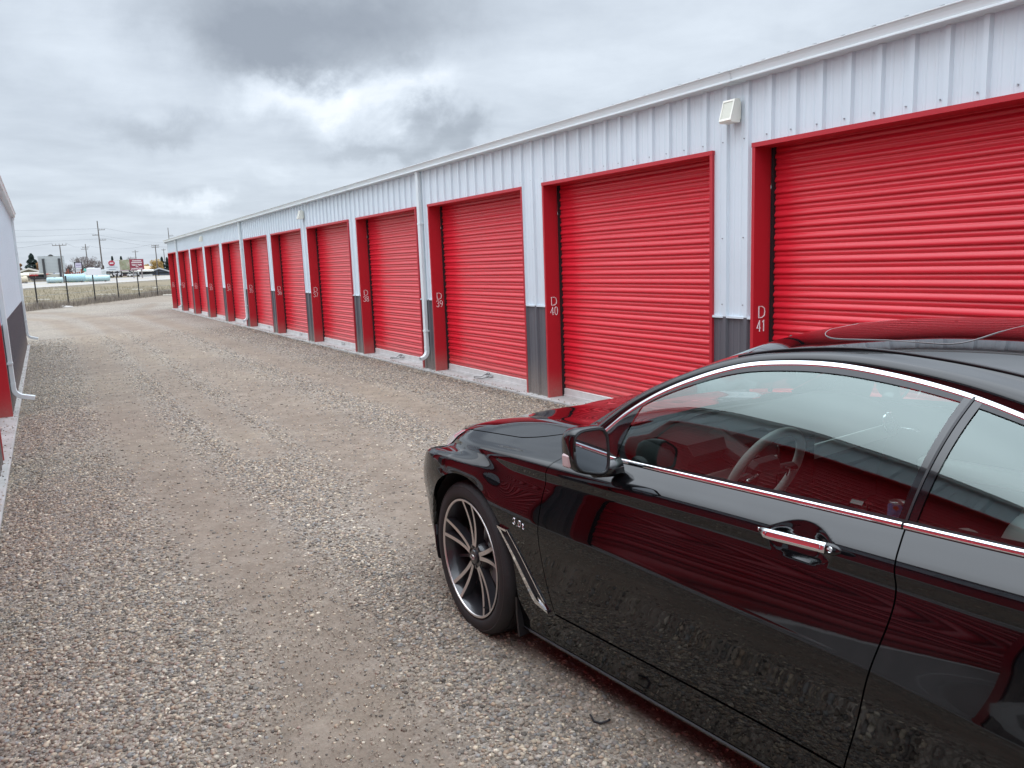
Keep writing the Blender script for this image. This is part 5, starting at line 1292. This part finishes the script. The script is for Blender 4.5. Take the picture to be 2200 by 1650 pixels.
# ------------------------------------------------------------ mirrors
def mirror(side):
    o = empty('side_mirror', (side*.985, -.900, 1.010)); o.parent = CAR
    def loop(y, sx, sz, cx=0, cz=0, k=.55):
        th = np.linspace(0, 2*pi, 40, endpoint=False); c_, s_ = np.cos(th), np.sin(th)
        x = np.sign(c_)*np.abs(c_)**k*sx; z = np.sign(s_)*np.abs(s_)**k*sz
        z = z*(1-.12*(x/sx))+.010*(x/sx)  # outer end a little shallower
        return np.stack([cx+x, np.full(40, y), cz+z], -1)
    # local y: + is forward. glass faces rearward (-y)
    rings = [loop(-.040, .078, .080), loop(-.046, .082, .085), loop(-.036, .086, .089), loop(-.010, .087, .090), loop(.030, .083, .085, .0), loop(.062, .070, .069, -.004), loop(.082, .048, .046, -.008), loop(.090, .02, .018, -.01), loop(.0905, .002, .002, -.014)]
    V = [tuple(p*np.array([side, 1, 1])) for r in rings for p in r]; n = 40
    Fc = [(i*n+j, i*n+(j+1) % n, (i+1)*n+(j+1) % n, (i+1)*n+j) for i in range(len(rings)-1) for j in range(n)]
    if side < 0: Fc = [tuple(reversed(f)) for f in Fc]
    h = mesh_obj('mirror_housing', V, Fc, MT['paint'], o, True)
    g = loop(-.041, .074, .076); mesh_obj('mirror_glass', [tuple(p*np.array([side, 1, 1])) for p in g], [tuple(range(40))], MT['mirror'], o)
    rim = MB(); r = [p*np.array([side, 1, 1]) for p in loop(-.042, .078, .080)]; rim.tube(r+[r[0]], .0055, 6); rim.build('mirror_rim', MT['plastic'], o, smooth=True)
    ts_ = MB(); q = []
    for a in np.linspace(-.55, .30, 9):
        q.append((side*(.124-.035*max(0, a+.1)**2), .004+.028*(a+.1), -.028+a*.030))
    q2 = [(x-side*.022, y+.052, z) for x, y, z in q]
    V = q+q2; ts_.add(V, [(i, i+1, 9+i+1, 9+i) for i in range(8)])
    ts_ = MB(); ts_.bbox((min(side*.074, side*.0905), -.018, -.055), (max(side*.074, side*.0905), .030, -.005), .006); ts_.build('turn_signal', mat('clear_red_lens', (.50, .38, .37), .12, coat=1), o)
    st = MB(); st.tube([(-side*.02, .02, -.06), (-side*.055, .015, -.088), (-side*.105, .0, -.088), (-side*.155, -.02, -.080)], [.026, .030, .032, .036], 12); st.build('mirror_stalk', MT['gloss_black'], o, smooth=True)
    o.rotation_euler = (rad(-2), 0, rad(-7*side*-1)); o.scale = (.86, .9, .9)
    return o
mirror(-1); mirror(1)

# ------------------------------------------------------------ door handle, vent, badge on the side skin
def side_pt(s, z, off=0.0):
    t = t_of_z(np.array([s]), z); P = S(np.array([s]), t)[0]; n = normals_of(S, np.array([s]), t)[0]; n = n*np.sign(n[0] or 1); return P+n*off, n
for side in (-1, 1):
    M3 = np.array([side, 1, 1])
    def sect(pts, wid, dep, name, m, par, k=14):
        V = []; C_ = [np.array(p) for p in pts]
        for i, c in enumerate(C_):
            t = C_[min(i+1, len(C_)-1)]-C_[max(i-1, 0)]; t /= np.linalg.norm(t); x = np.array([1., 0, .25]); x -= t*(x@t); x /= np.linalg.norm(x); b = np.cross(t, x)
            for j in range(k): a = 2*pi*j/k; V.append((c+b*np.sign(cos(a))*abs(cos(a))**.8*wid[i]+x*sin(a)*dep[i])*M3)
        Fc = [(i*k+j, i*k+(j+1) % k, (i+1)*k+(j+1) % k, (i+1)*k+j) for i in range(len(C_)-1) for j in range(k)]+[tuple(range(k)), tuple((len(C_)-1)*k+j for j in range(k))]
        return mesh_obj(name, V, Fc, m, par, True)
    hz = lambda s: .882+.010*(s-1.52)/.24
    hs = np.linspace(1.528, 1.750, 15); off = [.006+.034*min(1, (i/3))*min(1, 1.0) for i in range(15)]
    pts = []
    for s_, o_ in zip(hs, off):
        p, n = side_pt(s_, hz(s_)); pts.append(p+np.array([1, 0, .15])*o_)
    wid = [.004, .009, .0125]+[.0145]*11+[.0145]; dep = [.003, .006, .008]+[.0095]*11+[.0095]
    par = BODY['door', side]
    sect(pts, wid, dep, 'door_handle', MT['chrome'], par)
    pts = []
    for s_ in np.linspace(1.7515, 1.790, 6): p, n = side_pt(s_, hz(s_)); pts.append(p+np.array([1, 0, .15])*.036)
    hb_ = sect(pts, [.0145, .0145, .0145, .013, .010, .004], [.0095, .0095, .009, .008, .006, .003], 'handle_end_cap', MT['paint'], par)
    # lock barrel
    p, n = side_pt(1.764, hz(1.764)); lkb = MB(); lkb.lathe([(.001, 0), (.006, .0), (.0072, .001), (.0078, -.002)], 16, ax=0); q = lkb.build('lock_barrel', MT['chrome'], par); c = (p+np.array([1, 0, .15])*.0455)*M3; q.location = c; q.scale = (side, 1, 1)
    # vent behind the front wheel
    def ribbon(path, name, m, par, th=.006, base=.001):
        mb = MB(); V = []
        L_, R_ = path; k = len(L_)
        for o_ in (base, base+th):
            for row in (L_, R_):
                for (s_, z_) in row: V.append(side_pt(s_, z_, o_)[0]*M3)
        Fc = []
        for i in range(k-1): Fc += [(2*k+i, 2*k+i+1, 3*k+i+1, 3*k+i), (i, i+1, 2*k+i+1, 2*k+i), (k+i, k+i+1, 3*k+i+1, 3*k+i)]
        Fc += [(0, k, 3*k, 2*k), (k-1, 2*k-1, 4*k-1, 3*k-1)]
        mb.add(V, Fc); ob = mb.build(name, m, par); bm_fix(ob); return ob
    def bm_fix(ob):
        import bmesh
        bm = bmesh.new(); bm.from_mesh(ob.data); bmesh.ops.recalc_face_normals(bm, faces=bm.faces); bm.to_mesh(ob.data); bm.free()
    vt = empty('fender_vent', (0, 0, 0)); vt.parent = CAR
    lerp = lambda a, b, n: [(a[0]+(b[0]-a[0])*t, a[1]+(b[1]-a[1])*t) for t in np.linspace(0, 1, n)]
    A_ = lerp((.290, .578), (.491, .327), 12)+lerp((.504, .315), (.582, .297), 5)
    B2 = lerp((.306, .577), (.507, .345), 12)+lerp((.520, .334), (.578, .306), 5)
    ribbon((A_, B2), 'vent_chrome', MT['chrome'], vt, th=.009)
    A_ = lerp((.306, .576), (.509, .346), 10); B2 = lerp((.350, .574), (.560, .330), 10); ribbon((A_, B2), 'vent_mesh', MT['liner'], vt, th=.002)
    A_ = lerp((.346, .576), (.552, .338), 10); B2 = lerp((.352, .576), (.566, .332), 10); ribbon((A_, B2), 'vent_edge', MT['chrome'], vt, th=.004)
    A_ = lerp((.288, .580), (.352, .577), 6); B2 = lerp((.292, .570), (.350, .568), 6); ribbon((A_, B2), 'vent_cap', MT['chrome'], vt, th=.009)
    A_ = lerp((.520, .346), (.560, .332), 4); B2 = lerp((.546, .312), (.578, .302), 4); ribbon((A_, B2), 'vent_corner', MT['chrome'], vt, th=.005)
    # engine badge
    bd = MB(); p, n = side_pt(.396, .612, .001); q, _ = side_pt(.476, .607, .001); ex = (q-p)/np.linalg.norm(q-p); ez = np.cross(ex, n); ez = ez*np.sign(ez[2])
    hgt = .026
    if side < 0: stroke_text(bd, '3.0t', p*M3, ex*M3, ez*M3, n*M3, hgt, .0021, adv=.92)
    else: stroke_text(bd, '3.0t', q*M3, -ex*M3, ez*M3, n*M3, hgt, .0021, adv=.92)
    bd.build('engine_badge', MT['chrome'], CAR, smooth=True)
    # mud flap and sill blade
    mfb = MB(); V = []
    for z_ in (.285, .22, .12):
        for x_ in (.905, .72): V.append((x_*side, -.356-(.0 if z_ > .2 else .01), z_))
    mfb.add(V, [(0, 1, 3, 2), (2, 3, 5, 4)]); V = [(x, y-.012, z) for x, y, z in V]; mfb.add(V, [(0, 2, 3, 1), (2, 4, 5, 3)]); mfb.add([(.905*side, -.356, .285), (.905*side, -.356, .22), (.905*side, -.366, .12), (.905*side, -.378, .12), (.905*side, -.368, .22), (.905*side, -.368, .285)], [(0, 1, 4, 5), (1, 2, 3, 4)])
    mfb.build('mud_flap', MT['plastic'], CAR)
    sb_ = Patch(); P, N_ = patch_st(lambda T: .37+0*T, lambda T: 2.47+0*T, np.linspace(.3, 1.25, 8), 40); N_ = N_*np.sign((N_*np.array([1, 0, -.4])).sum(-1, keepdims=True)); sb_.grid(P+N_*.007, N_, flange=.012); sb_.build('sill_blade', mat('sill_black', (.012, .012, .014), .22, coat=.4), CAR, side)

# ------------------------------------------------------------ wheels
def wheel(lat, s, side, steer=0.0):
    """outer face at local x=0, pointing to +x (mirrored for the left side)"""
    wh = empty('wheel', (lat, -s, .343)); wh.parent = CAR; wh.rotation_euler = (0, 0, steer)
    sx = side
    def fin(mb, name, m, smooth=True, ang=30):
        q = 1.03 if name in ('rim', 'rim_lip', 'spokes', 'spoke_faces') else 1.0
        V = [(x*sx, y*q, z*q) for x, y, z in mb.v]; Fc = mb.f if sx > 0 else [tuple(reversed(f)) for f in mb.f]
        o = mesh_obj(name, V, Fc, m, wh, mi=mb.m)
        if smooth: auto_smooth(o, ang)
        return o
    ty = MB(); R_ = .343
    pr = [(.253, -.225), (.259, -.242), (.275, -.250), (.310, -.248), (.332, -.236), (.3405, -.222)]
    for c in (-.185, -.145, -.105, -.065): pr += [(R_, c-.012), (R_, c+.010), (R_-.008, c+.011), (R_-.008, c+.019), (R_, c+.020)]
    pr += [(.3405, -.022), (.336, -.012), (.326, -.002), (.320, .0015), (.316, .000), (.299, .006), (.284, .005), (.275, .0015), (.269, -.004), (.263, -.008), (.259, -.016)]
    ty.lathe(pr, 96, ax=0)
    # tread blocks: sipes across the shoulder
    for k in range(80):
        a = 2*pi*k/80; c, s_ = cos(a), sin(a); t = np.array([0, -s_, c]); rr = np.array([0, c, s_])
        p0 = np.array([-.026, 0, 0])+rr*.3432; p1 = np.array([-.006, 0, 0])+rr*.3325
        ty.add([p0-t*.002, p0+t*.002, p1+t*.002+rr*.002, p1-t*.002+rr*.002], [(0, 1, 2, 3)], 0)
    fin(ty, 'tyre', MT['tyre'])
    rm = MB(); rm.lathe([(.252, -.012), (.257, -.006), (.2575, -.001), (.2545, .001), (.2475, -.001), (.2455, -.006), (.240, -.020), (.232, -.045), (.226, -.10), (.222, -.19), (.235, -.215), (.245, -.225)], 96, ax=0); fin(rm, 'rim', MT['wheelblack'])
    lip = MB(); lip.lathe([(.2572, -.0015), (.2560, .0018), (.2485, .0012), (.2462, -.003)], 96, ax=0); fin(lip, 'rim_lip', MT['satin'])
    sp = MB(); fc = MB()
    for k in range(5):
        base = 2*pi*k/5+rad(90)
        for sd_ in (-1, 1):
            n = 12; ctr = []; wdt = []
            for i in range(n):
                u = i/(n-1); r = .048+(.2465-.048)*u; ang = base+sd_*(rad(8.5)*(1-u)+rad(9.3)*u); x = -.030+.026*u**1.6-.006*sin(pi*u)
                ctr.append((x, r*cos(ang), r*sin(ang))); wdt.append(.0094-.0008*u)
            ctr = [np.array(c) for c in ctr]; V = []; VF = []
            for i, c in enumerate(ctr):
                t = ctr[min(i+1, n-1)]-ctr[max(i-1, 0)]; t /= np.linalg.norm(t); b = np.cross(np.array([1., 0, 0]), t); b /= np.linalg.norm(b); w = wdt[i]
                V += [c+b*w, c-b*w, c-b*w*1.35-np.array([.034, 0, 0]), c+b*w*1.35-np.array([.034, 0, 0])]
                VF += [c+b*w*.93+np.array([.0012, 0, 0]), c-b*w*.93+np.array([.0012, 0, 0])]
            Fc = [(4*i+j, 4*i+(j+1) % 4, 4*(i+1)+(j+1) % 4, 4*(i+1)+j) for i in range(n-1) for j in range(4)]
            sp.add(V, [tuple(reversed(f)) for f in Fc]); fc.add(VF, [(2*i, 2*i+2, 2*i+3, 2*i+1) for i in range(n-1)])
        # recessed dark web between the pair, lower inner rib
        V = []
        for i in range(8):
            u = i/7; r = .06+.17*u; h_ = rad(8)*(1-u)+rad(11)*u; x = -.062-.012*sin(pi*u)
            for a in (base-h_, base+h_): V.append((x, r*cos(a), r*sin(a)))
        sp.add(V, [(2*i, 2*i+1, 2*i+3, 2*i+2) for i in range(5)])
        a = base+pi/5; V = []
        for i in range(8):
            u = i/7; r = .05+.195*u; x = -.066+.006*u
            for q in (-.007, .007): V.append((x, r*cos(a)-q*sin(a), r*sin(a)+q*cos(a)))
        sp.add(V, [(2*i, 2*i+1, 2*i+3, 2*i+2) for i in range(7)])
    sp.lathe([(.072, -.075), (.066, -.050), (.058, -.036), (.034, -.033), (.001, -.033)], 40, ax=0)
    for k in range(5):
        a = 2*pi*k/5+rad(90)+pi/5; fcx = MB(); 
        sp.add([(-.030, .046*cos(a)+.009*cos(b), .046*sin(a)+.009*sin(b)) for b in np.linspace(0, 2*pi, 6, endpoint=False)]+[(-.045, .046*cos(a)+.009*cos(b), .046*sin(a)+.009*sin(b)) for b in np.linspace(0, 2*pi, 6, endpoint=False)], [tuple(range(6))]+[(i, (i+1) % 6, 6+(i+1) % 6, 6+i) for i in range(6)])
    fin(sp, 'spokes', MT['wheelblack'], ang=25); o = fin(fc, 'spoke_faces', MT['satin'], ang=25)
    cp = MB(); cp.lathe([(.033, -.034), (.033, -.026), (.030, -.022), (.012, -.0195), (.001, -.019)], 36, ax=0); fin(cp, 'centre_cap', MT['wheelblack'])
    cr_ = MB(); th = np.linspace(0, 2*pi, 25); cr_.tube([(-.0185, .017*cos(a), .010*sin(a)) for a in th], .0018, 5); cr_.tube([(-.0185, -.014, -.007), (-.0185, 0, .004), (-.0185, .014, -.007)], .0016, 5); fin(cr_, 'cap_emblem', MT['satin'])
    bk = MB(); bk.lathe([(.07, -.085), (.172, -.085), (.1735, -.090), (.1735, -.108), (.172, -.113), (.07, -.113)], 64, ax=0); bk.lathe([(.07, -.10), (.07, -.07), (.001, -.07)], 32, ax=0); fin(bk, 'brake_disc', MT['disc'])
    ca = MB(); V = []
    for r, x in ((.115, -.062), (.195, -.062), (.195, -.13), (.115, -.13)):
        for a in np.linspace(rad(-35), rad(35), 10): V.append((x, -r*cos(a), r*sin(a)))
    ca.add(V, [(m_*10+i, m_*10+i+1, ((m_+1) % 4)*10+i+1, ((m_+1) % 4)*10+i) for m_ in range(4) for i in range(9)]); fin(ca, 'brake_caliper', MT['caliper'])
    vl = MB(); a = rad(235); vl.tube([(-.02, .236*cos(a), .236*sin(a)), (.002, .222*cos(a), .222*sin(a))], .004, 6); fin(vl, 'valve_stem', MT['plastic'])
    return wh
wheel(-.895, 0, -1, rad(-6.4)); wheel(.895, 0, 1, rad(-6.4)); wheel(-.900, WB, -1); wheel(.900, WB, 1)

# ------------------------------------------------------------ cabin
def rounded(name, m, par, a, b, r, seg=4, rot=None, loc=(0, 0, 0)):
    import bmesh
    bm = bmesh.new(); bmesh.ops.create_cube(bm, size=1)
    for v in bm.verts: v.co = Vector(((a[0]+b[0])/2+v.co.x*(b[0]-a[0]), (a[1]+b[1])/2+v.co.y*(b[1]-a[1]), (a[2]+b[2])/2+v.co.z*(b[2]-a[2])))
    bmesh.ops.bevel(bm, geom=list(bm.edges), offset=r, segments=seg, profile=.5, affect='EDGES')
    me = bpy.data.meshes.new(name); bm.to_mesh(me); bm.free(); me.materials.append(m); me.polygons.foreach_set('use_smooth', np.ones(len(me.polygons), dtype=bool))
    o = bpy.data.objects.new(name, me); COL.objects.link(o); o.parent = par; o.location = loc
    if rot: o.rotation_euler = rot
    return o
cd_, cl_ = MT['cabin_dark'], MT['cabin_light']
fm2 = MB(); fm2.box((-.78, -3.0, .22), (.78, -.55, .28)); fm2.build('cabin_floor', cd_, CAR)
# dashboard: swept profile
dm_ = MB(); pr = [(-.50, .55), (-.50, .90), (-.62, .955), (-.80, .965), (-.92, .945), (-1.00, .895), (-1.02, .84), (-.98, .76), (-.94, .60), (-.94, .50)]
dm_.prism(pr, 0, -.765, .765); auto_smooth(dm_.build('dashboard', cd_, CAR), 40)
hd_ = MB(); hd_.prism([(-.74, .95), (-.86, .985), (-1.0, .975), (-1.03, .94), (-1.0, .90)], 0, -.60, -.16); auto_smooth(hd_.build('instrument_hood', cd_, CAR), 40)
dp_ = MB(); dp_.prism([(-1.021, .80), (-1.021, .86), (-1.03, .86), (-1.03, .80)], 0, -.76, .76); dp_.build('dash_trim', cl_, CAR)
vt_ = MB()
for x in (-.70, .68): vt_.lathe([(.034, -.012), (.046, -.012), (.048, .004), (.040, .006), (.034, .0)], 24, ax=1); vt_.v[-24*5:] = [(p[0]+x, p[1]-1.03, p[2]+.87) for p in vt_.v[-24*5:]]
vt_.build('air_vent', MT['chrome'], CAR, smooth=True)
sw = empty('steering_wheel', (-.38, -1.16, .86)); sw.parent = CAR; sw.rotation_euler = (rad(24), 0, 0)
r_ = MB(); th = np.linspace(0, 2*pi, 41); r_.tube([(.185*cos(a), 0, .180*sin(a)) for a in th], .0165, 10, cap=False); r_.build('wheel_rim', cl_, sw, smooth=True)
r_ = MB(); r_.bbox((-.075, -.015, -.065), (.075, .05, .055), .02)
for a in (0, 180, 270): r_.tube([(.05*cos(rad(a)), .01, .05*sin(rad(a))), (.18*cos(rad(a)), .0, .18*sin(rad(a)))], .017, 8)
r_.build('wheel_hub', cd_, sw); r_ = MB()
for sx in (-1, 1): r_.tube([(sx*.075, -.018, .03), (sx*.12, -.016, .012), (sx*.125, -.016, -.02)], .005, 6)
r_.build('spoke_trim', MT['chrome'], sw); r_ = MB(); r_.tube([(0, .05, 0), (0, .25, .0)], .045, 12); r_.build('column', cd_, sw)
cs = MB(); cs.bbox((-.14, -2.15, .25), (.14, -1.02, .60), .03); cs.bbox((-.115, -2.12, .598), (.115, -1.70, .66), .025); cs.build('centre_console', cd_, CAR)
ct_ = MB(); ct_.bbox((-.115, -1.62, .598), (.115, -1.10, .606), .003); ct_.build('console_trim', MT['satin'], CAR)
gs = MB(); gs.tube([(-.04, -1.30, .60), (-.04, -1.32, .69)], .012, 8); gs.bbox((-.068, -1.36, .68), (-.012, -1.29, .735), .012); gs.build('gear_selector', MT['gloss_black'], CAR)
sc_ = MB(); sc_.bbox((-.12, -1.035, .70), (.12, -1.022, .90), .005); sc_.build('centre_screen', MT['gloss_black'], CAR)
for sx in (-1, 1):
    st = empty('front_seat', (sx*.37, -1.62, .28)); st.parent = CAR
    rounded('cushion', cl_, st, (-.25, -.28, .02), (.25, .27, .20), .07, rot=(rad(8), 0, 0))
    rounded('backrest', cl_, st, (-.255, -.09, -.02), (.255, .08, .60), .075, rot=(rad(22), 0, 0), loc=(0, -.27, .14))
    rounded('headrest', cl_, st, (-.125, -.055, -.085), (.125, .055, .10), .05, rot=(rad(14), 0, 0), loc=(0, -.555, .78))
    for q in (-.25, .25): rounded('bolster', cl_, st, (q-.045, -.10, .02), (q+.045, .14, .50), .042, rot=(rad(22), 0, 0), loc=(0, -.24, .14))
    dc = MB(); dc.prism([(-.60, .30), (-.60, .93), (-1.0, .935), (-1.88, .965), (-1.88, .30)], 0, *sorted((sx*.80, sx*.772))); dc.build('door_card', cd_, CAR)
    rounded('armrest', cl_, CAR, (min(sx*.70, sx*.775), -1.85, .66), (max(sx*.70, sx*.775), -1.15, .73), .025)
    ih = MB(); ih.tube([(sx*.765, -1.02, .83), (sx*.745, -1.05, .835), (sx*.745, -1.12, .835), (sx*.765, -1.14, .83)], .008, 8); ih.build('inner_handle', MT['chrome'], CAR, smooth=True)
    qc = MB(); qc.prism([(-1.88, .30), (-1.88, .965), (-2.9, 1.0), (-2.9, .30)], 0, *sorted((sx*.79, sx*.76))); qc.build('quarter_trim', cd_, CAR)
rounded('rear_seat', cl_, CAR, (-.62, -2.62, .40), (.62, -2.12, .56), .06); rounded('rear_backrest', cl_, CAR, (-.62, -.09, 0), (.62, .09, .52), .06, rot=(rad(24), 0, 0), loc=(0, -2.60, .48))
sh = MB(); sh.box((-.70, -3.15, .93), (.70, -2.72, .965)); sh.build('parcel_shelf', cd_, CAR)
# roof lining just under the skin
gridpatch(RF, L2(1.20, 2.40, 20), L1(-1, 1, 20), off=-.022).build('headliner', mat('pale_headliner', (.42, .42, .40), .9), CAR)
im = MB(); im.bbox((-.11, -.03, -.03), (.11, .01, .03), .012); im.tube([(0, 0, .03), (0, .06, .09)], .012, 8); o = im.build('rear_view_mirror', MT['plastic'], CAR); o.location = (0, -1.05, 1.215)

# ------------------------------------------------------------ drink can in the cup holder
def car_w(p):
    c, s_ = cos(HEAD), sin(HEAD); return (CO[0]+p[0]*c-p[1]*s_, CO[1]+p[0]*s_+p[1]*c, p[2])
def can():
    m = mat('printed_can', (.05, .22, .50), .25, metal=.4); t = m.node_tree; b = t.nodes['Principled BSDF']; tcn = nd(t, 'ShaderNodeTexCoord'); n = noise(t, tcn.outputs['Object'], 22, 3, .5)
    r = nd(t, 'ShaderNodeValToRGB'); lk(t, n.outputs['Fac'], r.inputs[0]); e = r.color_ramp.elements; e[0].position = .53; e[0].color = (.05, .32, .70, 1); e[1].position = .60; e[1].color = (.50, .16, .03, 1); lk(t, r.outputs[0], b.inputs['Base Color'])
    c = empty('drink_can', CANPOS); tag(c, 'blue and orange drink can standing inside the coupe behind its driver window', 'drink can')
    q = MB(); q.lathe([(.001, .004), (.024, .0), (.031, .008), (.033, .014), (.033, .142), (.028, .153)], 32, ax=2); q.build('can_body', m, c, smooth=True)
    q = MB(); q.lathe([(.028, .153), (.029, .157), (.027, .158), (.025, .153), (.001, .152)], 32, ax=2); q.bbox((-.012, -.008, .1525), (.010, .008, .156), .001); q.build('can_lid', MT['steel'], c)
CANPOS = car_w((-.05, -1.47, .606)); can()
# short black strap on the gravel beside the car
stp = MB(); g0 = np.array([1.20, 2.02, .030])
def gnd(u, v):
    r = ray(u, v); t = (.028-CAMH)/r[2]; return CAMP+r*t
stp.tube([gnd(*q)+np.array([0, 0, dz]) for q, dz in (((1268, 1542), .012), ((1277, 1553), .006), ((1290, 1556), .004), ((1304, 1553), .006), ((1311, 1551), .010))], .0042, 6)
tag(stp.build('strap', MT['cord'], smooth=True), 'short curled black strap lying on the gravel beside the coupe', 'strap')
